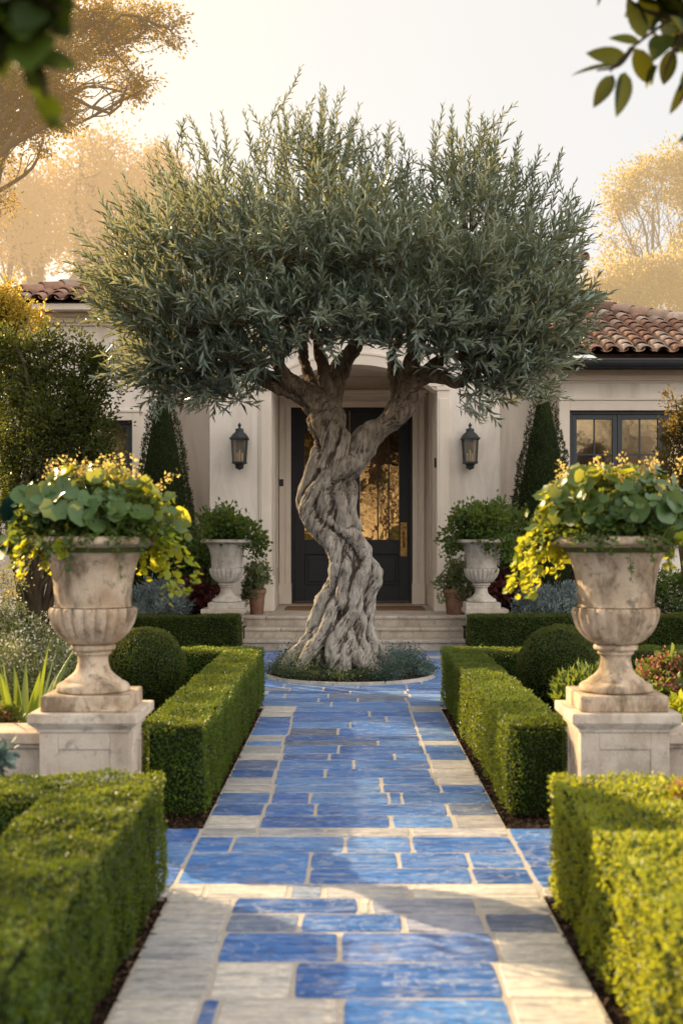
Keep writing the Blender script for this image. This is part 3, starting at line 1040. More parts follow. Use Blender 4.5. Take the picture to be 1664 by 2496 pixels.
def urn_planting(name, label, c, s, seed, bias):
    """mound of broad leaves with trailing shoots and a frothy crest; bias = which side is loose and painted sunlit yellow"""
    global rng
    keep, rng = rng, np.random.default_rng(seed)
    c = np.asarray(c, float)
    t = thing(name, label, 'plant', c)
    # dark soil and inner filler foliage
    g = G()
    lathe(g, [(.01, .03), (.2, .015), (.29, -.02), (.27, -.06)], c, 30)
    for _ in range(70):
        a, r = rng.random() * 6.28, rng.random() ** .5
        e = np.array([math.cos(a) * .40 * r, math.sin(a) * .36 * r, .40 * (1 - r * r) + rng.uniform(-.05, .05)]) * s
        tube(g, smooth_line([c + e * np.array([.35, .35, 0]), c + e * np.array([.6, .6, .75]), c + e], 3), np.linspace(.005, .002, 7), 4, 0, cap=False)
    g.build('stem', M['stem'], t)
    g = G()
    N = 4200
    d = rdir(N); d[:, 2] = np.abs(d[:, 2])
    r = rng.random((N, 1)) ** .45
    p = c + d * r * np.array([.44, .36, .35]) * s + np.array([0, 0, -.01])
    leaves(g, p, norm(d + rdir(N) * .7), d + rdir(N) * .6 + np.array([0, 0, .5]), .034 * s * rng.uniform(.6, 1.4, N), .028 * s, 0, np.clip(rng.normal(.35, .25, N), 0, 1), 'diamond')
    g.build('filler_foliage', M['ivy'], t)
    # broad leaves on stalks
    g = G()
    n = 420
    a = rng.random(n) * 2 * np.pi
    el = rng.uniform(-.25, 1.3, n)
    el = np.where(np.sin(a) < -.3, np.maximum(el, .26 + .4 * rng.random(n)), el)
    d = np.stack([np.cos(a) * np.cos(el), np.sin(a) * np.cos(el), np.sin(el)], -1)
    R = np.array([.47, .38, .36]) * s
    p = c + d * R * rng.uniform(.70, 1.10, (n, 1)) + np.array([0, 0, .02 * s])
    sz = (.035 + .115 * rng.random(n) ** 2.0) * s
    nr = norm(d * 1.0 + np.array([0, -.3, .25]) + rdir(n) * .8)
    dd = norm(np.cross(np.cross(nr, d * np.array([1, 1, -.6]) + rdir(n) * .5), nr))
    side = np.clip((p[:, 0] - c[0]) / (.45 * s) * bias[0] * .5 + .16 + (el > .8) * .22 + rng.normal(0, .2, n), 0, 1)  # sunlit side and top put into the leaf tone
    big = rng.random(n) < .45
    leaves(g, (p - dd * sz[:, None] * .5)[big], dd[big], nr[big], sz[big], sz[big] * 1.02, 0, side[big], 'round')
    leaves(g, (p - dd * sz[:, None] * .5)[~big], dd[~big], nr[~big], sz[~big], sz[~big] * .98, 0, side[~big], 'wavy')
    g.build('broad_foliage', M['broad'], t)
    # trailing shoots
    g, gs = G(), g
    g = G()
    for k in range(44):
        a = rng.random() * 2 * np.pi
        if math.sin(a) < -.35 and rng.random() < .8:
            continue
        o = np.array([math.cos(a), math.sin(a), 0])
        w = max(0, o[0] * bias[0])
        L = (rng.uniform(.06, .2) + .1 * w) * .75
        vine(g, g, c + o * .26 * s + np.array([0, 0, .03]), o * (rng.uniform(.10, .30) * s * (.55 + .6 * abs(o[0]))), L * s * (.5 + .9 * abs(o[0])) + .07, int(26 + 18 * w), .054 * s, 0, 'wavy')
    g.build('trailing_vine', [M['lime'], M['stem']], t)
    g = G()
    for k in range(15):                                   # shoots over the front of the rim
        a = rng.uniform(-2.5, -.65)
        o = np.array([math.cos(a), math.sin(a), 0])
        vine(g, g, c + o * .27 * s + np.array([0, 0, .05]), o * .115 * s, rng.choice([.05, .07, .09, .12, .23], p=[.3, .3, .2, .12, .08]) * s + .02, 15, .04 * s)
    g.build('ivy_shoot', [M['ivy'], M['stem']], t)
    # frothy crest
    g = G()
    for k in range(26):
        e = np.array([rng.normal(bias[1], .13), rng.normal(.05, .12), 0]) * s
        b = c + e + np.array([0, 0, .27 * s])
        tip = b + np.array([rng.normal(0, .06), rng.normal(0, .05), rng.uniform(.06, .18)]) * s
        q = smooth_line([b, (b + tip) / 2 + rng.normal(0, .012, 3), tip], 5)
        tube(g, q, .0016, 4, 1, cap=False)
        m = 40
        i = rng.integers(2, len(q), m)
        pp = q[i] + rng.normal(0, .016 * s, (m, 3))
        leaves(g, pp, norm(rdir(m) + np.array([0, 0, .4])), rdir(m), .017 * s * rng.uniform(.6, 1.3, m), .013 * s, 0, None, 'diamond')
    g.build('flower_spray', [M['blossom'], M['stem']], t)
    rng = keep


urn_planting('urn_planting', 'lush mound of round green and lime leaves spilling from the left front urn', (-1.357, 6.68, 1.485), 1.0, 21, (1, .02))
urn_planting('urn_planting', 'lush mound of broad green leaves with yellow trailing shoots in the right front urn', (1.415, 6.68, 1.485), 1.0, 34, (-1, -.02))


def small_mound(name, label, c, rx, rz, seed, mat, leaf=.05, n=2600, droop=.5, blue=True):
    global rng
    keep, rng = rng, np.random.default_rng(seed)
    c = np.asarray(c, float)
    g = G()
    ells = []
    for _ in range(9):
        a = rng.random() * 6.28
        r = rng.random() ** .5
        ells.append((c + np.array([math.cos(a) * rx * .62 * r, math.sin(a) * rx * .55 * r, rz * rng.uniform(.15, .75)]), (rx * .42, rx * .42, rz * .36)))
    for _ in range(6):
        a = rng.random() * 6.28
        ells.append((c + np.array([math.cos(a) * rx * .85, math.sin(a) * rx * .6, rz * rng.uniform(-.22, .12) * droop * 2]), (rx * .26, rx * .26, rz * .24)))
    subs = crown(g, ells, 90, rx * .2, n / 90, leaf, leaf * .8, 0, 'lobed', shell=.4, up=.3)
    for q in np.concatenate(subs)[::2]:
        tube(g, smooth_line([c + (q - c) * np.array([.15, .15, 0]), c + (q - c) * np.array([.5, .5, .8]), q], 3), np.linspace(.006, .002, 7), 4, 1, cap=False)
    lathe(g, [(.01, .0), (rx * .35, -.02), (rx * .35, -.06)], c, 20, 1)
    rng = keep
    return tag(g.build(name, [M[mat], M['stem']]), label, 'plant')


ZU = .56 + (.083 + .80) * 1.02
small_mound('urn_planting', 'bushy dark green geranium mound in the small urn left of the steps', (PX(521, 16.86), 16.86, ZU - .02), .50, .50, 5, 'ivy', .062, 3200, .7)
small_mound('urn_planting', 'bushy dark green mound in the small urn right of the steps', (PX(1105, 16.86), 16.86, ZU - .02), .52, .52, 6, 'ivy', .062, 3400, .8)


def pot(label, plabel, x, y, z, r, h, seed):
    t = thing('terracotta_pot', label, 'pot', (x, y, z))
    g = G()
    lathe(g, [(.01, 0), (r * .72, 0), (r * .76, .01), (r * .9, h * .7), (r * .96, h * .82)], (x, y, z), 40)
    g.build('pot_body', M['terracotta'], t)
    g = G()
    lathe(g, [(r * .965, h * .815), (r * 1.06, h * .825), (r * 1.08, h * .9), (r * 1.06, h), (r * .93, h), (r * .9, h * .86), (.01, h * .86)], (x, y, z), 40)
    g.build('rim', M['terracotta'], t)
    small_mound('potted_plant', plabel, (x, y, z + h * .93), r * 1.75, .40, seed, 'greygreen', .05, 2000, .6)


pot('brown terracotta pot on the landing by the left pillar', 'loose green plant in the terracotta pot left of the door', PX(590, 17.85), 17.85, .42, .125, .36, 8)
pot('brown terracotta pot on the landing by the right pillar', 'loose green plant in the terracotta pot right of the door', PX(1045, 17.85), 17.85, .42, .165, .36, 9)


# ------------------------------------------------------------------ border planting
def strap_plant(name, label, c, n, L, W, seed, spread=1.0, mat='strap'):
    global rng
    keep, rng = rng, np.random.default_rng(seed)
    c = np.asarray(c, float)
    g = G()
    for k in range(n):
        a = rng.random() * 6.28
        o = np.array([math.cos(a), math.sin(a), 0])
        lean = rng.uniform(.1, .75) * spread
        l = L * rng.uniform(.65, 1.1)
        t = np.linspace(0, 1, 9)[:, None]
        pts = c + o * .03 + o * lean * l * t ** 1.5 + np.array([0, 0, 1]) * l * (t - .38 * lean * t ** 2.4)
        tg = norm(np.gradient(pts, axis=0))
        s = norm(np.cross(tg, o * .9 + np.array([0, 0, .3]) + rng.normal(0, .15, 3)))
        nn = np.cross(s, tg)
        w = W * (np.sin(np.clip(t * .93 + .12, 0, 1) * np.pi) ** .7) * rng.uniform(.7, 1.15)
        w[-1] = 0.001
        V = np.concatenate([pts - s * w / 2 + nn * w * .18, pts, pts + s * w / 2 + nn * w * .18])
        i = np.arange(8)
        f = np.concatenate([np.stack([i, i + 1, i + 10, i + 9], -1), np.stack([i + 9, i + 10, i + 19, i + 18], -1)])
        g.add(V, f, 0, np.clip(rng.normal(.5, .25), 0, 1))
    rng = keep
    return tag(g.build(name, M[mat]), label, 'plant')


strap_plant('strap_leaf_plant', 'green sword-leaved plant behind the low wall at the left edge', (PX(60, 7.5), 7.45, .0), 22, .92, .062, 3, .75)
strap_plant('strap_leaf_plant', 'dark iris clump behind the left front urn and far hedge', (PX(60, 16.95), 16.95, .0), 26, 1.05, .062, 4, .55)
strap_plant('strap_leaf_plant', 'iris leaves just left of the left front urn above the far hedge', (PX(112, 17.0), 17.0, .0), 20, 1.02, .06, 5, .5)


def bush(name, label, cat, ells, nsub, sub_r, nleaf, L, W, mats, kind='diamond', base=None, extra=None, seed=1, shell=.45, up=.35):
    """loose border bush: stems from the ground to leaf clumps"""
    global rng
    keep, rng = rng, np.random.default_rng(seed)
    g = G()
    subs = crown(g, ells, nsub, sub_r, nleaf, L, W, 0, kind, shell, up)
    allc = np.concatenate(subs)
    if base is None:
        base = np.array([np.mean([e[0][0] for e in ells]), np.mean([e[0][1] for e in ells]), -.02])
    for q in allc[::2]:
        b = np.array(base) + np.array([(q[0] - base[0]) * .25, (q[1] - base[1]) * .25, 0])
        limb(g, b, q, .008, .003, .05, 4, 1)
    if extra:
        mat_i, fr, n_, L_, sp = extra
        pick_ = allc[rng.random(len(allc)) < fr]
        top = pick_[pick_[:, 2] > np.median(allc[:, 2]) - .05]
        for q in top:
            pp = q + rng.normal(0, sp, (n_, 3)) + np.array([0, 0, sub_r * .6])
            leaves(g, pp, norm(rdir(n_) + np.array([0, 0, .6])), rdir(n_), L_ * rng.uniform(.6, 1.3, n_), L_ * .85, 2, None, 'diamond')
    rng = keep
    return tag(g.build(name, [M[m] for m in mats]), label, cat)


def E(px, py, Y, rx, ry, rd=None, w=1.0):
    k = Y / F
    return (P(px, py, Y), (rx * k, (rd if rd is not None else .7 * (rx + ry) / 2 * k), ry * k), w)


bush('flowering_bush', 'grey-green bush dotted with small white flowers at the left edge', 'plant',
     [E(60, 1480, 9.2, 90, 60), E(130, 1530, 9.0, 70, 55), E(20, 1540, 8.8, 60, 70), E(90, 1580, 8.8, 90, 50), E(10, 1420, 9.4, 40, 45)],
     150, .075, 42, .032, .014, ['greygreen', 'stem', 'white'], extra=(2, .7, 16, .020, .045), seed=12)
bush('flowering_bush', 'tall thin flower stems with pale yellow heads at the left edge, above the white bush', 'plant',
     [E(8, 1385, 9.8, 40, 30), E(30, 1345, 9.9, 30, 14), E(5, 1330, 9.9, 26, 14)], 26, .05, 14, .03, .014, ['greygreen', 'stem', 'blossom'], extra=(2, .8, 22, .022, .04), seed=13)
bush('lavender_bush', 'rounded grey-blue bush behind the hedge, between the left front urn and the steps', 'plant',
     [E(365, 1375, 17.1, 66, 42), E(325, 1385, 17.1, 40, 40), E(405, 1390, 17.0, 36, 34), E(365, 1410, 16.95, 60, 40)],
     210, .06, 44, .05, .016, ['silver', 'stem'], seed=14, up=.9)
bush('lavender_bush', 'rounded silvery bush behind the hedge, left of the right front urn', 'plant',
     [E(1255, 1382, 17.1, 70, 40), E(1210, 1395, 17.1, 36, 34), E(1305, 1380, 17.1, 36, 38), E(1260, 1412, 16.95, 66, 40)],
     210, .06, 44, .05, .016, ['silver', 'stem'], seed=15, up=.9)
bush('burgundy_shrub', 'dark red leaved shrub beside the small left urn', 'plant', [E(455, 1350, 17.5, 44, 40), E(430, 1380, 17.5, 36, 40), E(470, 1390, 17.4, 34, 40)],
     60, .09, 22, .085, .07, ['red', 'stem'], 'wavy', seed=16)
bush('burgundy_shrub', 'dark red leaved shrub right of the small right urn', 'plant', [E(1165, 1355, 17.5, 46, 34), E(1225, 1340, 17.6, 56, 32), E(1300, 1335, 17.7, 46, 34), E(1160, 1390, 17.4, 40, 36)],
     95, .09, 22, .085, .07, ['red', 'stem'], 'wavy', seed=17)
bush('sedum_plant', 'dusky pink flowering plant between the right front urn and the right edge', 'plant', [E(1500, 1570, 8.6, 46, 44), E(1555, 1560, 8.6, 40, 50), E(1530, 1610, 8.4, 60, 36)],
     70, .045, 16, .062, .046, ['ivy', 'stem', 'sedum'], 'oval', extra=(2, .9, 80, .024, .030), seed=18)
bush('sedum_plant', 'dusky pink flower heads at the lower left edge by the low wall', 'plant', [E(14, 1648, 7.25, 26, 26), E(-20, 1660, 7.25, 30, 30)],
     22, .03, 12, .05, .04, ['ivy', 'stem', 'sedum'], 'oval', extra=(2, .9, 40, .016, .022), seed=19)
bush('fern_plant', 'bright green lobed plant in front of the right ball topiary', 'plant', [E(1330, 1588, 9.0, 44, 34), E(1360, 1570, 9.1, 30, 26), E(1295, 1610, 8.9, 26, 20)],
     46, .05, 16, .085, .036, ['ivy', 'stem'], 'lobed', seed=20, up=.8)
bush('evergreen_shrub', 'glossy dark shrub at the right edge behind the far hedge', 'plant', [E(1545, 1355, 17.2, 42, 50), E(1500, 1375, 17.4, 40, 50), E(1590, 1370, 17.2, 50, 60)],
     110, .1, 34, .055, .03, ['ivy', 'bark'], seed=22)
bush('evergreen_shrub', 'dark shrub behind the right front urn, under the large window', 'plant', [E(1400, 1330, 18.0, 70, 60), E(1330, 1310, 18.0, 60, 60), E(1470, 1320, 18.0, 60, 66)],
     110, .11, 34, .06, .03, ['shrub', 'bark'], seed=23)
bush('evergreen_shrub', 'dark green shrub between the left cone evergreen and the small left urn', 'plant', [E(455, 1245, 17.6, 46, 56), E(420, 1290, 17.6, 50, 60), E(480, 1300, 17.5, 40, 50)],
     110, .1, 34, .06, .03, ['ivy', 'bark'], seed=24)
bush('evergreen_shrub', 'dark shrub behind the left front urn, above the iris clump', 'plant', [E(230, 1290, 17.6, 90, 60), E(130, 1280, 17.6, 80, 70), E(320, 1290, 17.7, 60, 60)],
     140, .12, 36, .065, .032, ['shrub', 'bark'], seed=25)
bush('evergreen_shrub', 'green shrub right of the small right urn, below the right cone evergreen', 'plant', [E(1180, 1240, 17.5, 40, 56), E(1200, 1290, 17.5, 46, 50)],
     80, .1, 34, .06, .03, ['ivy', 'bark'], seed=26)
bush('flowering_bush', 'low grey-green leaves at the lower left edge, over the near hedge', 'plant', [E(5, 1735, 5.9, 16, 16), E(-30, 1740, 5.9, 40, 26)],
     16, .04, 12, .05, .036, ['coverblue', 'stem'], 'oval', seed=27)
bush('flowering_bush', 'pale pink flower heads at the right edge behind the near right hedge', 'plant', [E(1566, 1830, 5.0, 16, 26), E(1590, 1850, 5.0, 30, 30)],
     18, .03, 10, .04, .03, ['lime', 'stem', 'sedum'], 'oval', extra=(2, .9, 30, .014, .02), seed=28)
bush('flowering_bush', 'small lime green plant at the right edge beside the right front pedestal', 'plant', [E(1560, 1640, 7.3, 24, 34), E(1575, 1690, 7.2, 30, 30)],
     26, .04, 14, .06, .04, ['lime', 'stem'], 'oval', seed=29)

# ------------------------------------------------------------------ round bed at the foot of the olive
CX, CY, RB = PX(805, 13.69), 13.69, .915
t = thing('round_planting_bed', 'round planting bed edged with a thin stone ring at the foot of the olive tree', 'planting bed', (CX, CY, 0))
g = G()
lathe(g, [(RB - .05, -.03), (RB - .05, .028), (RB - .045, .034), (RB - .006, .034), (RB, .028), (RB, -.03)], (CX, CY, 0), 120)
g.build('curb_ring', M['curb'], t)
g = G()
lathe(g, [(.01, .10), (.4, .08), (.7, .05), (RB - .05, .02)], (CX, CY, 0), 60)
g.build('bed_soil', M['soil'], t)
g, gb = G(), G()
for k in range(330):
    a = rng.random() * 6.28
    r = rng.uniform(.50, .875)
    q = np.array([CX + math.cos(a) * r, CY + math.sin(a) * r, .05])
    blue = (math.cos(a) > .45 and rng.random() < .7) or rng.random() < .12
    h = rng.uniform(.04, .09) + (.10 if abs(math.cos(a)) > .55 and r < .8 else 0)
    m = 60
    pp = q + rng.normal(0, 1, (m, 3)) * np.array([.045, .045, h * .45]) + np.array([0, 0, h * .5])
    pp[:, 2] = np.maximum(pp[:, 2], .02)
    leaves(gb if blue else g, pp, norm(rdir(m) + norm(pp - q) * .6 + np.array([0, 0, .4])), rdir(m) + np.array([0, 0, .6]), rng.uniform(.018, .042, m), .013, 0, np.clip(rng.normal(rng.random(), .2, m), 0, 1))
tag(g.build('ground_cover', M['cover']), 'low dark green creeping plants around the olive roots', None, None, 'stuff')
tag(gb.build('ground_cover', M['coverblue']), 'blue-green creeping tufts around the olive roots', None, None, 'stuff')
# ------------------------------------------------------------------ the old olive tree
OY = 13.69


def T(cx, cy, dy):
    """read off an enlargement of the trunk; dy = metres behind the middle plane of the tree"""
    return P(471 + cx * .399, 753.8 + cy * .399, OY) + np.array([0, dy, 0])


TS = .001891
olive = thing('olive_tree', 'old olive tree with twisted grey trunk and dense silvery crown in the round bed', 'tree', (CX, CY, 0))
g = G()


def strand(pts, sub=5, n=12, rope=False):
    p = np.array([T(a, b, c) for a, b, c, r in pts])
    r = np.array([q[3] * TS for q in pts])
    c = smooth_line(p, sub)
    rr = smooth_line(np.stack([r, r, r], -1), sub)[:, 0]
    rr = np.maximum(rr, .012)
    rr = rr * (1 + .10 * wob(c, 9, int(abs(pts[0][0])) + 3))
    if rope:                                              # ropes grow out of the wood and sink back into it
        t = np.linspace(0, 1, len(c))
        e = np.clip(np.minimum(t / .22, (1 - t) / .14), 0, 1)
        e = e * e * (3 - 2 * e)
        rr = rr * (.35 + .65 * e)
        c = c + np.array([0, 1, 0]) * ((1 - e) * np.where(c[:, 2] > .35, .07, 0))[:, None]
    tube(g, c, rr, n)


CORE = [(790, 2000, .02, 175), (790, 1900, .02, 170), (795, 1800, .02, 160), (805, 1700, .02, 150), (820, 1600, .02, 135), (840, 1500, .02, 132), (845, 1420, .02, 130),
        (815, 1330, .02, 118), (790, 1250, .02, 112), (750, 1160, .02, 112), (708, 1070, .02, 118), (698, 980, .02, 120), (720, 890, .02, 112), (745, 810, .02, 98),
        (742, 720, .02, 88), (725, 640, .02, 90), (705, 560, .02, 104), (685, 490, .02, 98)]
strand([(a, b, c, r * (1.0 if b > 700 else 1.0)) for a, b, c, r in CORE])
# left and middle limbs
strand([(700, 560, .02, 96), (670, 470, .02, 86), (610, 400, .0, 72), (520, 355, -.05, 64), (430, 325, -.1, 58), (340, 290, -.15, 54), (250, 240, -.2, 48), (180, 190, -.2, 44), (150, 110, -.2, 40), (185, 20, -.15, 36), (200, -90, -.1, 30)])
strand([(690, 500, .0, 80), (720, 400, .06, 70), (740, 320, .14, 62), (765, 240, .2, 58), (810, 160, .25, 54), (860, 90, .3, 48), (880, 0, .3, 42), (900, -120, .3, 34)])
strand([(640, 430, -.05, 60), (560, 370, -.15, 50), (490, 320, -.25, 44), (430, 240, -.3, 38), (420, 160, -.3, 34), (380, 60, -.3, 30), (360, -80, -.3, 24)])
strand([(700, 480, .15, 70), (640, 380, .4, 56), (600, 280, .65, 46), (560, 150, .8, 38), (540, 0, .9, 30)])
strand([(720, 380, .0, 46), (690, 300, .0, 40), (680, 220, .05, 36), (650, 130, .1, 30), (640, 20, .1, 26)])
# right limb
strand([(760, 850, .0, 92), (830, 790, -.05, 86), (890, 720, -.07, 80), (930, 640, -.08, 76), (1000, 580, -.08, 70), (1080, 520, -.06, 66), (1130, 440, -.03, 66), (1160, 350, .0, 60), (1180, 250, .0, 54), (1205, 150, .0, 48), (1240, 50, .0, 42), (1260, -80, .0, 34)])
strand([(1140, 390, -.02, 54), (1210, 310, -.1, 48), (1290, 285, -.15, 42), (1370, 300, -.18, 38), (1440, 325, -.2, 36), (1490, 290, -.2, 34), (1500, 220, -.2, 32), (1470, 140, -.2, 28), (1480, 30, -.2, 24)])
strand([(1230, 300, -.1, 40), (1300, 220, -.05, 34), (1370, 170, .0, 30), (1420, 80, .0, 26), (1450, -40, .0, 22)])
strand([(1100, 480, .1, 60), (1120, 360, .35, 48), (1100, 220, .6, 40), (1080, 80, .7, 32)])
# ropes over the front
strand([(990, 640, -.1, 40), (930, 720, -.2, 50), (870, 775, -.22, 56), (790, 815, -.21, 54), (715, 860, -.2, 48), (655, 920, -.2, 44), (610, 990, -.18, 46), (598, 1060, -.17, 50), (625, 1130, -.18, 52), (690, 1195, -.19, 50), (745, 1260, -.2, 46), (755, 1340, -.2, 40), (740, 1430, -.2, 44), (735, 1520, -.2, 44)], rope=True)
strand([(690, 1085, -.2, 30), (735, 1130, -.22, 40), (800, 1165, -.2, 44), (865, 1205, -.16, 46), (905, 1265, -.14, 44), (925, 1330, -.15, 44), (960, 1385, -.12, 46), (968, 1450, -.1, 50), (945, 1530, -.1, 46), (940, 1620, -.1, 44), (935, 1710, -.1, 44), (955, 1800, -.12, 46), (1010, 1880, -.16, 44), (1090, 1935, -.2, 34), (1140, 1965, -.2 , 34)], rope=True)
strand([(900, 1290, -.2, 38), (925, 1350, -.24, 42), (905, 1420, -.26, 44), (875, 1490, -.26, 44), (865, 1570, -.27, 42), (845, 1640, -.29, 44), (790, 1700, -.33, 46), (755, 1760, -.36, 48), (745, 1830, -.4, 50), (740, 1900, -.44, 50), (735, 1975, -.46, 44)], rope=True)
strand([(715, 1440, -.13, 44), (705, 1520, -.14, 46), (675, 1590, -.14, 46), (640, 1670, -.14, 46), (620, 1750, -.15, 46), (570, 1820, -.18, 46), (510, 1885, -.2, 42), (455, 1940, -.2, 30), (410, 1965, -.2, 36)], rope=True)
strand([(760, 1520, -.24, 38), (735, 1600, -.27, 42), (715, 1690, -.3, 44), (665, 1770, -.34, 46), (615, 1840, -.38, 44), (580, 1900, -.42, 40), (545, 1960, -.44, 40)], rope=True)
strand([(830, 1690, -.3, 40), (830, 1770, -.33, 42), (850, 1840, -.37, 42), (905, 1900, -.4, 40), (975, 1945, -.42, 32), (1030, 1970, -.42 , 34)], rope=True)
strand([(900, 1600, -.2, 36), (895, 1690, -.23, 38), (890, 1770, -.25, 38), (920, 1850, -.28, 38), (980, 1910, -.3, 34), (1050, 1955, -.3, 34)], rope=True)
strand([(790, 1760, -.38, 36), (800, 1840, -.42, 40), (795, 1910, -.46, 40), (790, 1985, -.5, 34)], rope=True)
strand([(640, 1700, -.2, 34), (660, 1790, -.26, 40), (640, 1870, -.3, 40), (650, 1950, -.36, 36)], rope=True)
strand([(640, 650, -.1, 36), (640, 740, -.13, 40), (615, 830, -.12, 44), (590, 920, -.08, 46), (575, 1000, -.05, 44), (585, 1080, -.06, 44)], rope=True)
strand([(790, 570, -.12, 36), (805, 650, -.14, 36), (785, 730, -.17, 36), (740, 790, -.2, 36), (700, 850, -.21, 34)], rope=True)
strand([(700, 520, -.18, 40), (735, 600, -.17, 38), (715, 690, -.15, 38), (680, 770, -.16, 36), (665, 840, -.17, 34)], rope=True)
strand([(620, 480, -.1, 44), (650, 550, -.13, 42), (680, 620, -.15, 36), (690, 700, -.15, 34)], rope=True)
strand([(760, 930, -.22, 34), (785, 1010, -.2, 38), (790, 1090, -.19, 38), (820, 1160, -.18, 36)], rope=True)
strand([(700, 930, -.22, 34), (680, 1010, -.23, 36), (690, 1080, -.22, 34), (740, 1140, -.22, 32)], rope=True)
strand([(800, 1290, -.22, 34), (815, 1370, -.22, 38), (800, 1460, -.22, 38), (790, 1550, -.24, 38), (790, 1640, -.28, 36)], rope=True)
strand([(850, 860, -.05, 40), (845, 950, -.05, 42), (830, 1040, -.05, 40), (850, 1120, -.05, 40), (890, 1190, -.04, 40)], rope=True)
strand([(560, 440, -.1, 34), (500, 385, -.16, 36), (420, 355, -.2, 32), (350, 320, -.2, 28)], rope=True)
strand([(1060, 560, -.18, 34), (1130, 520, -.14, 38), (1180, 440, -.1, 34), (1205, 350, -.08, 30)], rope=True)
# behind and sides
for k in range(9):
    a = -.35 + k * .47
    dx, dyy = math.cos(a), math.sin(a)
    if dyy < -.1:
        continue
    strand([(830 + dx * 60, 1350, .02 + dyy * .12, 46), (825 + dx * 90, 1500, .02 + dyy * .17, 48), (810 + dx * 110, 1650, .02 + dyy * .2, 50), (800 + dx * 150, 1800, .02 + dyy * .3, 50), (795 + dx * 230, 1900, .02 + dyy * .45, 44), (790 + dx * 320, 1965, .02 + dyy * .6, 26)])
raw = g.build('trunk', M['olive_bark'])
rm = raw.modifiers.new('skin', 'REMESH')
rm.mode, rm.voxel_size, rm.use_smooth_shade = 'VOXEL', .0105, True
sm = raw.modifiers.new('soft', 'SMOOTH')
sm.factor, sm.iterations = .5, 2
dg = bpy.context.evaluated_depsgraph_get()
me = bpy.data.meshes.new_from_object(raw.evaluated_get(dg))
bpy.data.objects.remove(raw)
nv = len(me.vertices)
co = np.empty(nv * 3, np.float32); me.vertices.foreach_get('co', co); co = co.reshape(-1, 3).astype(float)
no = np.empty(nv * 3, np.float32); me.vertices.foreach_get('normal', no); no = no.reshape(-1, 3).astype(float)
cpts = np.array([T(a, b, c) for a, b, c, r in CORE])[::-1]
cz = cpts[:, 2]
ax_x, ax_y = np.interp(co[:, 2], cz, cpts[:, 0]), np.interp(co[:, 2], cz, cpts[:, 1])
th = np.arctan2(co[:, 1] - ax_y, co[:, 0] - ax_x) - 1.1 * co[:, 2]
rad = np.hypot(co[:, 1] - ax_y, co[:, 0] - ax_x)
Q = np.stack([np.cos(th) * 4.2 + rad * 2.0, np.sin(th) * 4.2, co[:, 2] * 1.3], -1)
fur = np.empty(nv)
lump = np.empty(nv)
crack = np.empty(nv)
for i in range(nv):
    q = Vector(Q[i])
    a = mnoise.noise(q * 1.9)
    b = mnoise.noise(q * 4.3 + Vector((7, 1, 3)))
    c3 = mnoise.noise(Vector((co[i][0] * 26, co[i][1] * 26, co[i][2] * 9)))
    k4 = mnoise.noise(Vector((Q[i][0] * 5.5, Q[i][1] * 5.5, Q[i][2] * 2.2 + 11)))
    crack[i] = max(0.0, 1 - abs(k4) * 5.5) ** 1.5 * min(1, max(0, .5 + 1.6 * mnoise.noise(Vector(co[i]) * 3.1 + Vector((5, 5, 2)))))
    fur[i] = .6 * (abs(a) * 2 - .55) + .4 * (abs(b) * 2 - .5) + .32 * c3
    lump[i] = mnoise.noise(Vector(co[i]) * 5.0 + Vector((3, 9, 1))) + .5 * mnoise.noise(Vector(co[i]) * 12.0)
fur = np.clip(fur, -.6, .6)
co = co + no * (fur * .020 + lump * .020 - crack * .016)[:, None]
me.vertices.foreach_set('co', co.astype(np.float32).ravel())
a = me.attributes.new('rnd', 'FLOAT', 'POINT')
# how far each point lies in a hollow, for the darker colour there
ed = np.empty(len(me.edges) * 2, np.int32); me.edges.foreach_get('vertices', ed); ed = ed.reshape(-1, 2)
deg = np.bincount(ed.ravel(), minlength=nv)[:, None]
smo = co.copy()
for _ in range(14):
    acc = np.stack([np.bincount(ed[:, 0], smo[ed[:, 1], k], nv) + np.bincount(ed[:, 1], smo[ed[:, 0], k], nv) for k in range(3)], -1)
    smo = acc / np.maximum(deg, 1)
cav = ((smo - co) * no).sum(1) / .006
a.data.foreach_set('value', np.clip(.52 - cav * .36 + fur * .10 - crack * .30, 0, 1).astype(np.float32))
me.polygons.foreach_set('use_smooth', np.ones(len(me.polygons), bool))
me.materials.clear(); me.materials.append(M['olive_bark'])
me.update()
tr = bpy.data.objects.new('trunk', me)
COL.objects.link(tr)
tr.parent = olive
tr.location = -olive.location

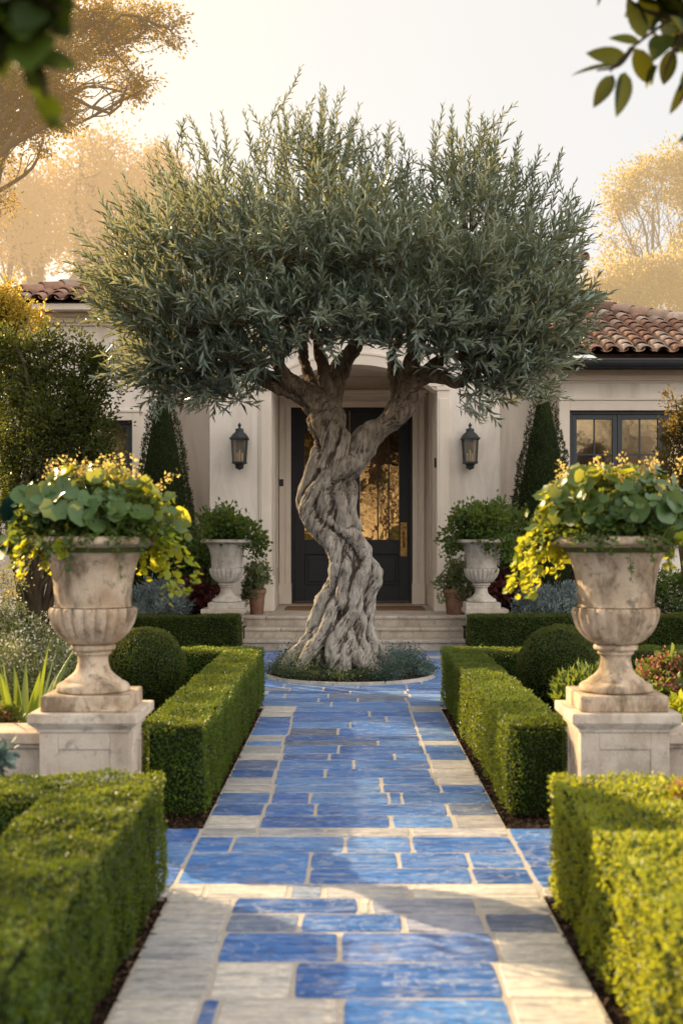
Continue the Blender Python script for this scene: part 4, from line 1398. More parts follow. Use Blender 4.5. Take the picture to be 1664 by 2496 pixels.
# crown: leafy shoots, drawn outwards from lobes
LOBES = [  # px, py, rx, ry, depth offset, depth radius, weight
    (430, 605, 185, 90, -.2, 1.3, 1.0), (330, 660, 105, 80, .1, .9, .9), (555, 565, 150, 90, -.1, 1.4, 1.0), (735, 525, 130, 110, .1, 1.4, 1.0), (900, 585, 160, 85, -.1, 1.4, 1.0),
    (1080, 530, 135, 105, .1, 1.3, 1.0), (1190, 620, 130, 95, -.1, 1.2, 1.0), (660, 650, 190, 100, -1.0, .8, 1.2), (900, 660, 190, 95, -1.0, .8, 1.2), (1080, 690, 160, 90, -.8, .8, 1.1),
    (480, 720, 160, 90, -.7, .8, 1.0), (700, 730, 150, 70, -.9, .7, 1.1), (960, 745, 130, 65, -.9, .6, 1.0), (1225, 740, 110, 75, -.3, .8, 1.0),
    (370, 800, 95, 70, .1, .7, .9), (450, 870, 100, 50, .2, .6, .8), (540, 860, 70, 45, -.1, .5, .7), (390, 890, 70, 35, -.1, .5, .6), (1120, 830, 80, 55, -.3, .5, .7), (1240, 820, 75, 50, -.2, .5, .8), (1150, 890, 50, 36, -.2, .4, .4),
    (300, 720, 70, 60, -.2, .6, .8), (1300, 720, 60, 55, -.1, .6, .7), (745, 415, 55, 60, .0, .6, .5), (1085, 415, 65, 55, .2, .7, .6), (465, 490, 70, 50, .2, .8, .6), (850, 440, 50, 40, .2, .5, .4),
    (470, 860, 90, 45, -.5, .5, 1.0), (560, 845, 70, 40, -.7, .4, 1.0), (655, 840, 60, 30, -.9, .35, .9), (390, 850, 90, 55, -.2, .6, 1.0), (740, 815, 60, 30, -.9, .35, .9), (830, 800, 60, 30, -.9, .35, .8), (900, 815, 60, 32, -.9, .35, .9), (1010, 830, 50, 28, -.7, .35, .8), (1090, 860, 60, 40, -.4, .4, .8), (1190, 860, 70, 40, -.3, .5, .8),
    (440, 905, 90, 36, -.1, .5, .8), (350, 880, 60, 40, .0, .5, .8), (520, 915, 60, 30, -.2, .4, .7), (1120, 905, 60, 36, -.3, .4, .7), (1190, 880, 50, 36, -.2, .4, .6),
    (560, 780, 95, 50, -1.0, .6, 1.0), (690, 785, 110, 45, -1.1, .5, 1.0), (830, 770, 80, 40, -1.1, .5, .8), (960, 790, 100, 45, -1.0, .5, 1.0), (1090, 780, 110, 60, -.8, .6, 1.0), (440, 780, 110, 70, -.6, .7, 1.0), (330, 740, 100, 70, -.1, .7, .9), (1180, 790, 100, 60, -.4, .6, 1.0),
    (700, 720, 260, 60, .6, .8, .8), (960, 720, 240, 60, .6, .8, .8),
    (800, 610, 320, 110, .9, 1.0, .7), (500, 630, 200, 120, 1.0, .8, .5), (1100, 630, 200, 120, 1.0, .8, .5), (800, 590, 250, 90, -.8, .8, 1.1),
]
gl, gt = G(), G()
hub = T(800, 200, .1)
anchors = {}


def shoot(base, d, L, bend=.25, leafL=.185, dens=.64, tw=.0035, rv=.5):
    d = norm(d)
    t = np.linspace(0, 1, 6)[:, None]
    side = norm(np.cross(d, rng.normal(size=3)))
    c = base + d * L * t + (np.array([0, 0, 1]) * bend + side * rng.normal(0, .20)) * L * t ** 2
    tube(gt, c, np.linspace(tw, tw * .4, 6), 3, 0, cap=False)
    m = max(8, int(L / .021 * dens))
    u = np.linspace(.08, 1.0, m)
    i = np.clip((u * 5).astype(int), 0, 4)
    fr = (u * 5 - i)[:, None]
    p = c[i] * (1 - fr) + c[i + 1] * fr
    tg = norm(c[i + 1] - c[i])
    ang = np.arange(m) * 2.4 + rng.random() * 6
    e1 = norm(np.cross(tg, np.array([.3, .2, 1.0])))
    e2 = np.cross(tg, e1)
    rad_ = np.cos(ang)[:, None] * e1 + np.sin(ang)[:, None] * e2
    op = rng.uniform(.45, .95, (m, 1)) * (1.05 - .5 * u[:, None])
    dd = norm(tg + rad_ * op + rng.normal(0, .07, (m, 3)))
    nn = norm(rad_ * -.6 + tg * .5 + np.array([0, 0, .4]) + rng.normal(0, .2, (m, 3)))
    sz = leafL * rng.uniform(.65, 1.15, m) * (1 - .35 * u ** 3)
    leaves(gl, p, dd, nn, sz, sz * .20, 0, np.clip(rv + rng.normal(0, .17, m), 0, 1), 'diamond')


starts = [T(200, -60, -.1), T(880, -60, .3), T(370, -60, -.3), T(545, 0, .9), T(640, 20, .1), T(1255, -60, 0), T(1480, 40, -.2), T(1450, -30, 0), T(1080, 80, .7), T(150, 110, -.2), T(1500, 220, -.2)]
for lb in LOBES:
    px, py, rx, ry, dy, rd, w = lb
    k = OY / F
    ce = P(px, py, OY) + np.array([0, dy, 0])
    r = np.array([rx * k, rd, ry * k])
    a = min(starts, key=lambda s_: np.linalg.norm(s_ - ce))
    limb(gt, a, ce, .05, .018, .06, 6)
    n_ = int((70 if py < 600 else 98) * w * (r[0] * r[1] * r[2]) ** (2 / 3) / .55) + 12
    dr = rdir(n_)
    dr[:, 2] = np.where(rng.random(n_) < .22, dr[:, 2], np.abs(dr[:, 2]) * .8 - .15 * rng.random(n_))
    dr = norm(dr)
    pb = ce + dr * r * rng.uniform(.35, .98, (n_, 1))
    for j in range(0, n_, 9):
        limb(gt, ce + (pb[j] - ce) * .1, pb[j], .012, .005, .05, 4)
    for j in range(n_):
        o = norm(dr[j] / r)
        dd = o * .85 + np.array([0, -.10, .30 + .25 * rng.random()]) + norm(pb[j] - hub) * .35 + rng.normal(0, .36, 3)
        shoot(pb[j] - norm(dd) * .1, dd, rng.uniform(.26, .48), rng.uniform(-.05, .2), rv=np.clip(.5 + rng.normal(0, .2), 0, 1))
# leaders that break the outline: (tip x, tip y, length, lean)
TIPS = [(740, 172, .62, .02), (690, 200, .5, -.06), (770, 215, .5, .12), (800, 240, .45, .1), (655, 250, .45, -.1), (600, 255, .5, -.12), (575, 285, .4, -.1), (1040, 235, .6, .0), (1145, 240, .62, .06), (1100, 270, .5, .1), (1075, 290, .45, -.05), (985, 315, .45, -.1),
        (915, 310, .42, .12), (890, 285, .4, .0), (860, 300, .4, -.1), (830, 290, .4, .05), (945, 335, .35, .1), (460, 268, .55, -.2), (520, 275, .5, -.1), (425, 290, .45, -.3), (385, 315, .5, -.4), (352, 368, .5, -.55), (290, 425, .55, -.55), (275, 450, .4, -.7), (245, 510, .5, -.8),
        (190, 572, .68, -1.3), (200, 650, .55, -1.5), (255, 715, .5, -1.3), (215, 625, .5, -1.4), (1215, 345, .5, .25), (1240, 365, .4, .4), (1285, 365, .6, .5), (1312, 455, .6, .75), (1340, 500, .55, .9), (1358, 540, .6, 1.1), (1330, 520, .4, 1.0), (1340, 655, .5, 1.2), (1372, 730, .5, 1.2), (1325, 780, .4, 1.0),
        (1300, 860, .35, 1.2), (1180, 330, .45, .1), (640, 300, .4, -.05), (720, 255, .5, .0), (700, 230, .45, -.05), (755, 260, .45, .05)]
for (px, py, L, lean) in TIPS:
    for q in range(5):
        dy = rng.normal(0, .3)
        l = 1.25 * L * (rng.uniform(.7, 1.05) if q else 1)
        d = np.array([lean + rng.normal(0, .26) * (q > 0), rng.normal(0, .12), 1.0 if abs(lean) < 1 else .55])
        dn = norm(d)
        tip = P(px + (rng.normal(0, 13) if q else 0), py + (abs(rng.normal(0, 30)) if q else 0), OY) + np.array([0, dy, 0])
        shoot(tip - dn * l, d, l, 0.0, .115, .75, .004, rng.uniform(.2, .6))
        if q < 2:
            shoot(tip - dn * l * 1.7, d + rng.normal(0, .2, 3), l, 0.1, .125, .9, .004, rng.uniform(.3, .7))
# hanging sprays under the crown
for (px, py, L) in [(520, 965, .42), (470, 950, .4), (560, 930, .38), (400, 930, .4), (340, 900, .4), (300, 850, .4), (600, 900, .35), (1080, 925, .3), (1120, 960, .4), (1150, 940, .35), (1200, 900, .38), (1060, 900, .32), (1230, 880, .3), (440, 960, .3), (1095, 970, .34), (380, 960, .3), (320, 930, .3), (280, 880, .3)]:
    for q in range(3):
        tip = P(px + rng.normal(0, 12), py + rng.normal(-8, 12), OY) + np.array([0, rng.normal(-.2, .25), 0])
        d = norm(np.array([rng.normal(0, .5) + (px - 800) * .0007, rng.normal(-.2, .3), -.75]))
        shoot(tip - d * L, d, L, .1, .12, .9, .0035, rng.uniform(.4, .9))
gl.build('crown', M['olive_leaf'], olive)
gt.build('branchwork', M['olive_twig'], olive)
# ------------------------------------------------------------------ steps and landing
t = thing('stone_steps', 'three wide cream stone steps and landing leading up to the black door', 'steps', (.07, 17.5, 0))
for i, (y0, z0, z1) in enumerate(((16.79, 0, .14), (17.12, .14, .28), (17.45, .28, .42))):
    x0, x1 = (-1.425, 1.565) if i < 2 else (-1.43, 1.57)
    ye = y0 + .40 if i < 2 else 18.55
    g = G()
    if i == 2:
        x0, x1 = -1.95, 2.1
    joints = [x0, x0 + .62, x0 + 1.55, x0 + 2.3, x1] if i != 1 else [x0, x0 + .95, x0 + 1.85, x1]
    for a, b in zip(joints[:-1], joints[1:]):
        box(g, a + .002, b - .002, y0 + .02, ye, z0 - (.03 if i == 0 else 0), z1 - .045)       # riser block
    g.build('riser', M['steps'], t, .004)
    g = G()
    js = [x0, x0 + .8, x0 + 1.75, x1] if i != 1 else [x0, x0 + .5, x0 + 1.4, x0 + 2.4, x1]
    for a, b in zip(js[:-1], js[1:]):
        box(g, a + .0015, b - .0015, y0 - .012, ye - .003, z1 - .044, z1)
    g.build('tread', M['steps'], t, .012)
# landing floor inside the recess
g = G(); box(g, -1.14, 1.30, 18.553, 20.8, .0, .419); g.build('landing_floor', M['steps'], t)

mat_ = G()
box(mat_, PX(654, 18.9), PX(975, 18.9), 18.78, 19.55, .4205, .445)
tag(mat_.build('door_mat', M['coir'], None, .006), 'brown coir mat on the landing in front of the black door', 'doormat')

# ------------------------------------------------------------------ house
house = thing('house', 'cream plastered house with arched entrance portico and clay tiled roofs', 'house', (.08, 18.6, 0))
FX0, FX1, FY = -2.05, 2.225, 18.57
OX0, OX1 = -1.150, 1.305
OC = (OX0 + OX1) / 2
PT = 4.75
HW = (OX1 - OX0) / 2
SPR, RISE = 3.66, .40
RR = (HW * HW + RISE * RISE) / (2 * RISE)


def arch_z(x, grow=0.0):
    return SPR + RISE - RR + math.sqrt(max(0, (RR + grow) ** 2 - (x - OC) ** 2))


g = G()
BX = .30
box(g, FX0, OX0, FY, FY + .42, -.03, PT); box(g, OX1, FX1, FY, FY + .42, -.03, PT)
N_ = 40
xs = np.linspace(OX0, OX1, N_ + 1)
zs = np.array([arch_z(x) for x in xs])
V = []
for yy_ in (FY, FY + .42):
    for x, z in zip(xs, zs):
        V += [(x, yy_, z), (x, yy_, PT)]
k = 2 * (N_ + 1)
f = []
for i in range(N_):
    a = 2 * i
    f += [(a, a + 2, a + 3, a + 1), (k + a, k + a + 1, k + a + 3, k + a + 2), (a, k + a, k + a + 2, a + 2)]
g.add(V, f, 0, smooth=False)
box(g, FX0, FX0 + .3, FY + .421, 19.8, -.03, PT); box(g, FX1 - .3, FX1, FY + .421, 19.8, -.03, PT)      # portico flanks
g.build('portico_wall', M['plaster'], house)
# inner pilaster strips, arch moulding and plinth blocks
g = G()
sw = .175
for x0, x1 in ((OX0 - sw, OX0 + .004), (OX1 - .004, OX1 + sw)):
    box(g, x0, x1, FY - .022, FY, .42 + .46, SPR + .02)
    box(g, x0 + .03, x1 - .03, FY - .032, FY - .022, .42 + .56, SPR - .1)
    box(g, x0 - .012, x1 + .012, FY - .04, FY, SPR + .02, SPR + .075)
for s_, e_, dz in ((0.0, .15, .022), (.15, .19, .036)):
    V = []
    for yy_ in (FY - dz, FY - .0005):
        for x in np.linspace(OX0 - .02, OX1 + .02, N_ + 1):
            c_ = np.array([OC, SPR + RISE - RR])
            d_ = norm(np.array([x, arch_z(min(max(x, OX0), OX1))]) - c_)
            p0, p1 = c_ + d_ * (RR + s_), c_ + d_ * (RR + e_)
            V += [(p0[0], yy_, max(p0[1], SPR + .078)), (p1[0], yy_, max(p1[1], SPR + .079))]
    f = []
    for i in range(N_):
        a = 2 * i
        f += [(a, a + 2, a + 3, a + 1), (a, k + a, k + a + 2, a + 2), (a + 1, a + 3, k + a + 3, k + a + 1)]
    g.add(V, f, 0, smooth=False)
g.build('portico_trim', M['trim'], house, .006)
for x0, x1 in ((OX0 - .36, OX0 + .05), (OX1 - .05, OX1 + .36)):
    g = G()
    box(g, x0, x1, FY - .06, FY + .43, .421, .421 + .46)
    box(g, x0 + .006, x1 - .006, FY - .052, FY + .4, .881, .905); box(g, x0 + .02, x1 - .02, FY - .04, FY + .4, .905, .935)
    g.build('pillar_base', M['trim'], house, .012)
g = G()
for q, (dy, dz0, dz1) in enumerate(((.05, PT - .28, PT - .2), (.09, PT - .2, PT - .12), (.15, PT - .12, PT - .02))):
    box(g, FX0 - dy, FX1 + dy, FY - dy, FY + .5, dz0, dz1)
g.build('portico_cornice', M['trim'], house, .008)

# recess: side walls, ceiling, back wall with the door casing
DY = 20.6
DX0, DX1, DZ0, DZ1 = PX(668, DY), PX(947, DY), .43, PZ(935, DY)
for a_ in (OX0 - .3, OX1):
    g = G(); box(g, a_, a_ + .3, FY + .421, DY + .3, .0, 4.4)
    g.build('recess_wall', M['trim'], house)
for y0, y1 in ((FY + .75, FY + 1.65),):                    # raised panel on both reveals
    for xs_ in (OX0, OX1 - .012):
        g = G()
        frame_z0, frame_z1 = 1.0, 3.5
        box(g, xs_, xs_ + .012, y0, y0 + .05, frame_z0, frame_z1); box(g, xs_, xs_ + .012, y1 - .05, y1, frame_z0, frame_z1)
        box(g, xs_, xs_ + .012, y0 + .05, y1 - .05, frame_z1 - .05, frame_z1); box(g, xs_, xs_ + .012, y0 + .05, y1 - .05, frame_z0, frame_z0 + .05)
        g.build('reveal_panel', M['trim'], house, .004)
for xs_ in (OX0, OX1 - .02):
    g = G(); box(g, xs_, xs_ + .02, FY + .48, DY - .1, .421, .62)
    g.build('skirting', M['trim'], house, .004)
g = G()
box(g, OX0, OX1, FY + .421, DY + .3, 4.15, 4.3)
g.build('recess_ceiling', M['trim'], house)
g = G()
box(g, OX0, DX0 - .0, DY + .06, DY + .3, .419, 4.15); box(g, DX1, OX1, DY + .06, DY + .3, .419, 4.15); box(g, DX0, DX1, DY + .06, DY + .3, DZ1, 4.15)
g.build('back_wall', M['trim'], house)
g = G()
cw = .19
for s_ in (0, 1):
    a, b = (DX0 - cw, DX0) if s_ == 0 else (DX1, DX1 + cw)
    box(g, a, b, DY + .0, DY + .06, .421 + .34, DZ1)
    u = (a, a + .07) if s_ == 0 else (b - .07, b)
    box(g, u[0], u[1], DY - .03, DY, .421 + .34, DZ1 + .06)
    u = (a + .10, a + .135) if s_ == 0 else (b - .135, b - .10)
    box(g, u[0], u[1], DY - .014, DY, .421 + .34, DZ1 + .02)
    box(g, a - .01, b + .01, DY - .045, DY + .06, .421, .421 + .34)
box(g, DX0 - cw, DX1 + cw, DY, DY + .06, DZ1, DZ1 + .17)
box(g, DX0 - cw + .07, DX1 + cw - .07, DY - .03, DY, DZ1 + .06, DZ1 + .10)
box(g, DX0 - cw - .02, DX1 + cw + .02, DY - .05, DY + .06, DZ1 + .17, DZ1 + .22)
box(g, DX0 - cw - .05, DX1 + cw + .05, DY - .09, DY + .06, DZ1 + .22, DZ1 + .27)
g.build('door_casing', M['trim'], house, .006)

# the double door
DM = PX(800, DY) + .02
frm = G()
frame(frm, DX0, DX1, DY + .05, DY + .14, DZ0, DZ1, .055, wb=.03)
frm.build('door_frame', M['door'], house, .004)
for s_, (a, b) in enumerate(((DX0 + .057, DM - .004), (DM + .004, DX1 - .057))):
    g = G()
    za, zb = DZ0 + .034, DZ1 - .057
    st = .165
    gz0, gz1 = PZ(784 + 912 / 2 - .5, DY), PZ(995, DY)
    y0, y1 = DY + .07, DY + .13
    box(g, a, a + st, y0, y1, za, zb); box(g, b - st, b, y0, y1, za, zb)
    box(g, a + st, b - st, y0, y1, za, za + .26); box(g, a + st, b - st, y0, y1, gz0 - .24, gz0); box(g, a + st, b - st, y0, y1, gz1, zb)
    leaf = g.build('door', M['door'], house, .005)
    g = G()
    box(g, a + st, b - st, y0 + .026, y1 - .01, za + .26, gz0 - .24)
    box(g, a + st + .055, b - st - .055, y0 + .006, y0 + .026, za + .315, gz0 - .295)
    g.build('door_panel', M['door'], leaf, .009)
    g = G()
    box(g, a + st + .001, b - st - .001, y0 + .026, y0 + .034, gz0, gz1)
    g.build('pane', M['dglass'], leaf)
    for fr in ((.46, .74) if s_ else (.26, .54)):
        g = G(); xm = a + st + (b - a - 2 * st) * fr
        box(g, xm - .011, xm + .011, y0 + .01, y0 + .025, gz0, gz1)
        g.build('glazing_bar', M['door'], leaf)
    if s_:
        g = G()
        hx, hz0, hz1 = b - st * .52, PZ(784 + 988 / 2, DY), PZ(784 + 832 / 2, DY)
        box(g, hx - .055, hx + .055, y0 - .012, y0, hz0, hz1)
        tube(g, smooth_line([(hx, y0 - .012, hz1 - .16), (hx, y0 - .075, hz1 - .2), (hx, y0 - .085, (hz0 + hz1) / 2), (hx, y0 - .075, hz0 + .2), (hx, y0 - .012, hz0 + .16)], 5), .016, 8)
        lathe(g, [(.001, 0), (.03, 0), (.034, .01), (.001, .012)], (hx, y0 - .03, hz1 - .09), 16)
        g.build('handle', M['brass'], leaf, .003)
    else:
        for hz in (.9, 2.0, 3.1):
            g = G(); tube(g, [(a - .004, y0 - .006, hz), (a - .004, y0 - .006, hz + .1)], .009, 8)
            g.build('hinge', M['lantern'], leaf)
g = G(); box(g, DX0 - .02, DX1 + .02, DY - .02, DY + .05, .421, .435)
g.build('threshold', M['brass'], house)
g = G(); box(g, OX1 - .03, OX1 - .001, FY + .18, FY + .25, PZ(1072, FY), PZ(1050, FY))
tag(g.build('doorbell', M['lantern'], None, .004), 'small dark doorbell on the right reveal beside the door', 'doorbell')
g = G(); box(g, DX0 - .19, DX0 - .12, DY - .036, DY - .031, PZ(1117, DY), PZ(1101, DY))
tag(g.build('house_plaque', M['sash'], None, .002), 'small grey plaque on the casing left of the black door', 'plaque')

# wings
LX1 = PX(385, 18.6)
for a_, b_ in ((LX1, FX0 + .001), (FX1 - .001, 3.4)):
    g = G(); box(g, a_, b_, 19.6, 19.9, -.03, 4.6)
    g.build('link_wall', M['plaster'], house)
WX0, WX1 = PX(1287, 18.6), 7.45
wx0, wx1, wz0, wz1 = PX(1306.5, 18.6), PX(1524, 18.6) + .72, 1.55, PZ(943, 18.6)
g = G()
box(g, WX0, wx0, 18.6, 18.9, -.03, 4.02); box(g, wx1, WX1, 18.6, 18.9, -.03, 4.02)
box(g, wx0, wx1, 18.6, 18.9, -.03, wz0); box(g, wx0, wx1, 18.6, 18.9, wz1, 4.02)
box(g, WX0, WX0 + .3, 18.901, 26, -.03, 4.02); box(g, WX1 - .3, WX1, 18.901, 26, -.03, 4.02)
g.build('wing_wall', M['plaster'], house)
g = G()
for z0, z1, d in ((PZ(926, 18.6), PZ(920, 18.6), .03), (PZ(920, 18.6), PZ(915, 18.6), .055), (PZ(880, 18.6), PZ(875, 18.6), .03), (PZ(875, 18.6), PZ(862, 18.6), .07), (PZ(862, 18.6), 4.021, .13)):
    box(g, WX0 - d * .6, WX1 + d, 18.6 - d, 18.6, z0, z1)
g.build('wing_cornice', M['trim'], house, .006)
g = G()
box(g, wx0 - .155, wx0, 18.565, 18.6, wz0 - .1, wz1 + .135); box(g, wx0, wx1, 18.565, 18.6, wz1, wz1 + .135); box(g, wx1, wx1 + .155, 18.565, 18.6, wz0 - .1, wz1 + .135)
box(g, wx0 - .2, wx1 + .2, 18.53, 18.6, wz0 - .18, wz0 - .1)
g.build('window_casing', M['trim'], house, .005)


def window(x0, x1, z0, z1, y, n, parent, mat, bars=(1, 2), fw=.07):
    g = G()
    frame(g, x0, x1, y, y + .1, z0, z1, .05)
    w = g.build('window', M[mat], parent, .004)
    ws = (x1 - x0 - .1) / n
    for i in range(n):
        a, b = x0 + .05 + ws * i, x0 + .05 + ws * (i + 1)
        g = G(); frame(g, a + .003, b - .003, y + .015, y + .07, z0 + .053, z1 - .053, fw, wb=.09)
        g.build('sash', M[mat], w, .005)
        pa, pb, za, zb = a + fw + .003, b - fw - .003, z0 + .143, z1 - .053 - fw
        g = G(); box(g, pa, pb, y + .045, y + .052, za, zb)
        g.build('pane', M['glass'], w)
        g = G()
        for q in range(bars[0]):
            xm = pa + (pb - pa) * (q + 1) / (bars[0] + 1)
            box(g, xm - .011, xm + .011, y + .03, y + .0445, za, zb)
        for q in range(bars[1]):
            zm = zb - (zb - za) * (q + 1) / (bars[1] + 1)
            box(g, pa, pb, y + .032, y + .0444, zm - .011, zm + .011)
        g.build('glazing_bar', M[mat], w)
    return w


window(wx0, wx1, wz0, wz1, 18.66, 3, house, 'sash')
# left wing: taller front with a hipped roof and a smaller window, and a lower unseen range added as sun block
lx1, lx0, lz1, lz0 = PX(305, 18.6), PX(305, 18.6) - 1.25, PZ(966, 18.6), 1.35
LX0 = -4.85
LEZ = PZ(694, 18.1)
g = G()
box(g, LX0, lx0, 18.6, 18.9, -.03, LEZ - .06); box(g, lx1, LX1, 18.6, 18.9, -.03, LEZ - .06)
box(g, lx0, lx1, 18.6, 18.9, -.03, lz0); box(g, lx0, lx1, 18.6, 18.9, lz1, LEZ - .06)
box(g, LX0, LX0 + .3, 18.901, 26, -.03, LEZ - .06)
box(g, LX1 - .3, LX1, 18.901, 26, -.03, LEZ - .06)
g.build('wing_wall', M['plaster'], house)
g = G(); box(g, -10.4, LX0 - .001, 20.0, 20.3, -.03, 4.2)
g.build('added_shade_wall', M['plaster'], house)
window(lx0, lx1, lz0, lz1, 18.67, 1, house, 'sash', (2, 2), .055)
g = G()
box(g, lx1, lx1 + .105, 18.56, 18.6, lz0 - .1, lz1 + .12); box(g, lx0 - .105, lx0, 18.56, 18.6, lz0 - .1, lz1 + .12); box(g, lx0, lx1, 18.56, 18.6, lz1, lz1 + .12)
box(g, lx0 - .15, lx1 + .15, 18.545, 18.6, lz1 + .12, lz1 + .155)
box(g, lx0 - .15, lx1 + .15, 18.53, 18.6, lz0 - .17, lz0 - .1)
g.build('window_casing', M['trim'], house, .005)
g = G(); box(g, la_ := LX0 - .42, LX1 + .38, 18.2, 18.6, LEZ - .075, LEZ - .05); box(g, la_, LX1 + .38, 18.17, 18.2, LEZ - .09, LEZ - .005)
g.build('soffit', M['trim'], house)
g = G()
for d0, d1, dy in ((-.14, -.08, .14), (-.22, -.14, .08), (-.26, -.22, .04)):
    box(g, LX0 - dy, LX1 + .02, 18.6 - dy, 18.6, LEZ + d0, LEZ + d1)
g.build('wing_cornice', M['trim'], house, .006)


# ------------------------------------------------------------------ clay tile roofs
def tile_field(g, origin, ux, uy, nx, ny, inside, wv=.235, ex=.33, R=.098):
    """barrel tiles: ux runs along the eave, uy up the slope (unit vectors); inside(x, y) keeps a tile"""
    ux, uy = norm(ux), norm(uy)
    nz = np.cross(ux, uy)
    origin = np.asarray(origin, float)
    a = np.linspace(0, np.pi, 9)
    for i in range(nx):
        for j in range(ny):
            cx_, cy_ = (i + .5) * wv, j * ex
            if not inside(cx_, cy_ + ex * .5):
                continue
            jx, jy, jr = rng.normal(0, .006), rng.normal(0, .012), rng.normal(0, .012)
            r0, r1 = R * 1.05, R * .86
            L = ex * 1.28
            lift0, lift1 = .030, .004
            V = []
            for (yy_, r, lf) in ((cy_ - .02 + jy, r0, lift0), (cy_ + L, r1, lift1)):
                for th_ in (0.0, -.014):
                    for q in a:
                        V.append(origin + ux * (cx_ + jx + (r + th_) * math.cos(q) + jr * (yy_ - cy_)) + uy * yy_ + nz * (lf + (r + th_) * math.sin(q) * .85))
            m = 9
            f = []
            for q in range(m - 1):
                f += [(q, q + 1, 2 * m + q + 1, 2 * m + q), (m + q, 3 * m + q, 3 * m + q + 1, m + q + 1), (q, m + q, m + q + 1, q + 1)]
            g.add(V, f, 0, np.clip(rng.normal(.5, .27), 0, 1))
            # pan tile between two covers
            V = []
            for yy_, r in ((cy_ - .05 + jy, R * .95), (cy_ + L, R * .8)):
                for q in np.linspace(np.pi, 2 * np.pi, 6):
                    V.append(origin + ux * (cx_ + wv / 2 + r * math.cos(q)) + uy * yy_ + nz * (.012 + r * .55 + r * math.sin(q) * .55 + (.02 if yy_ < cy_ else 0)))
            f = [(q, q + 1, 6 + q + 1, 6 + q) for q in range(5)]
            g.add(V, f, 0, np.clip(rng.normal(.35, .22), 0, 1))


def ridge(g, a, b, R=.12):
    a, b = np.asarray(a, float), np.asarray(b, float)
    L = np.linalg.norm(b - a)
    d = (b - a) / L
    s_ = norm(np.cross(d, (0, 0, 1)))
    up = np.cross(s_, d)
    n_ = int(L / .36)
    for i in range(n_):
        r0, r1 = R * 1.05, R * .9
        V = []
        for yy_, r in ((i * .36 - .02, r0), (i * .36 + .43, r1)):
            for th_ in (0, -.016):
                for q in np.linspace(-.2, np.pi + .2, 10):
                    V.append(a + d * yy_ + s_ * (r + th_) * math.cos(q) + up * ((r + th_) * math.sin(q) * .9 - .02 + (.02 if r == r0 else 0)))
        m = 10
        f = []
        for q in range(m - 1):
            f += [(q, q + 1, 2 * m + q + 1, 2 * m + q), (m + q, 3 * m + q, 3 * m + q + 1, m + q + 1), (q, m + q, m + q + 1, q + 1)]
        g.add(V, f, 0, np.clip(rng.normal(.55, .2), 0, 1))


pit = .36
sl = math.sqrt(1 + pit * pit)
EY, EZ = 18.02, 4.13
rx0, rx1 = 2.95, 7.62
hipY = 5.2
roof = G()
V = [(rx0, EY + .02, EZ), (rx1, EY + .02, EZ), (rx1 - hipY, EY + hipY, EZ + pit * hipY), (rx0 - 2.5, EY + hipY, EZ + pit * hipY), (rx0 - 2.5, EY + 1.3, EZ + pit * 1.3), (rx0, EY + 1.3, EZ + pit * 1.3)]
roof.add(V, [tuple(range(6))], 0, smooth=False)
V = [(rx1, EY + .02, EZ), (rx1, EY + 9, EZ), (rx1 - hipY, EY + hipY, EZ + pit * hipY)]
roof.add(V, [(0, 1, 2)], 0, smooth=False)
# link and portico roofs, upper roof, gable roof (boards under the tiles)
roof.add([(-2.9, 18.95, 4.62), (3.1, 18.95, 4.62), (3.1, 22.2, 5.75), (-2.9, 22.2, 5.75)], [(0, 1, 2, 3)], 0, smooth=False)
UX1, UY0, UZ = PX(1337, 21.9), 21.9, PZ(603, 21.9)
UX0 = -2.9
roof.add([(UX0, UY0, UZ), (UX1, UY0, UZ), (UX1 - 3.2, UY0 + 3.2, UZ + 1.05), (UX0 + 3.2, UY0 + 3.2, UZ + 1.05)], [(0, 1, 2, 3)], 0, smooth=False)
roof.add([(UX1, UY0, UZ), (UX1, UY0 + 6.4, UZ), (UX1 - 3.2, UY0 + 3.2, UZ + 1.05)], [(0, 1, 2)], 0, smooth=False)
roof.add([(UX0, UY0, UZ), (UX0 + 3.2, UY0 + 3.2, UZ + 1.05), (UX0, UY0 + 6.4, UZ)], [(0, 1, 2)], 0, smooth=False)
LH = 3.4
la = LX0 - .45
roof.add([(la, 18.15, LEZ), (LX1 + .4, 18.15, LEZ), (LX1 + .4, 18.15 + LH, LEZ + .36 * LH), (la + LH, 18.15 + LH, LEZ + .36 * LH)], [(0, 1, 2, 3)], 0, smooth=False)
roof.add([(la, 18.15, LEZ), (la + LH, 18.15 + LH, LEZ + .36 * LH), (la, 18.15 + 2 * LH, LEZ)], [(0, 1, 2)], 0, smooth=False)
roof.add([(-10.8, 19.6, 4.2), (LX0, 19.6, 4.2), (LX0, 22.6, 5.35), (-10.8, 22.6, 5.35)], [(0, 1, 2, 3)], 0, smooth=False)  # roof of the unseen range added to block the sun
roof.build('roof_deck', M['underlay'], house)
g = G()
tile_field(g, (rx0, EY - .05, EZ + .01), (1, 0, 0), (0, 1, pit), int((rx1 - rx0) / .235), 16, lambda x, y: x < (rx1 - rx0) - y / sl - .05)
tile_field(g, (rx0 - 2.6, EY + 1.35, EZ + .012 + pit * 1.4), (1, 0, 0), (0, 1, pit), 11, 12, lambda x, y: True)
g.build('roof_tiles', M['tile'], house)
g = G()
tile_field(g, (-2.9, 18.9, 4.63), (1, 0, 0), (0, 1, .348), 25, 10, lambda x, y: True)
g.build('roof_tiles', M['tile'], house)
g = G()
tile_field(g, (UX0, UY0, UZ + .01), (1, 0, 0), (0, 1, .328), int((UX1 - UX0) / .235), 10, lambda x, y: y * .95 < x < (UX1 - UX0) - y * .95)
g.build('roof_tiles', M['tile'], house)
g = G()
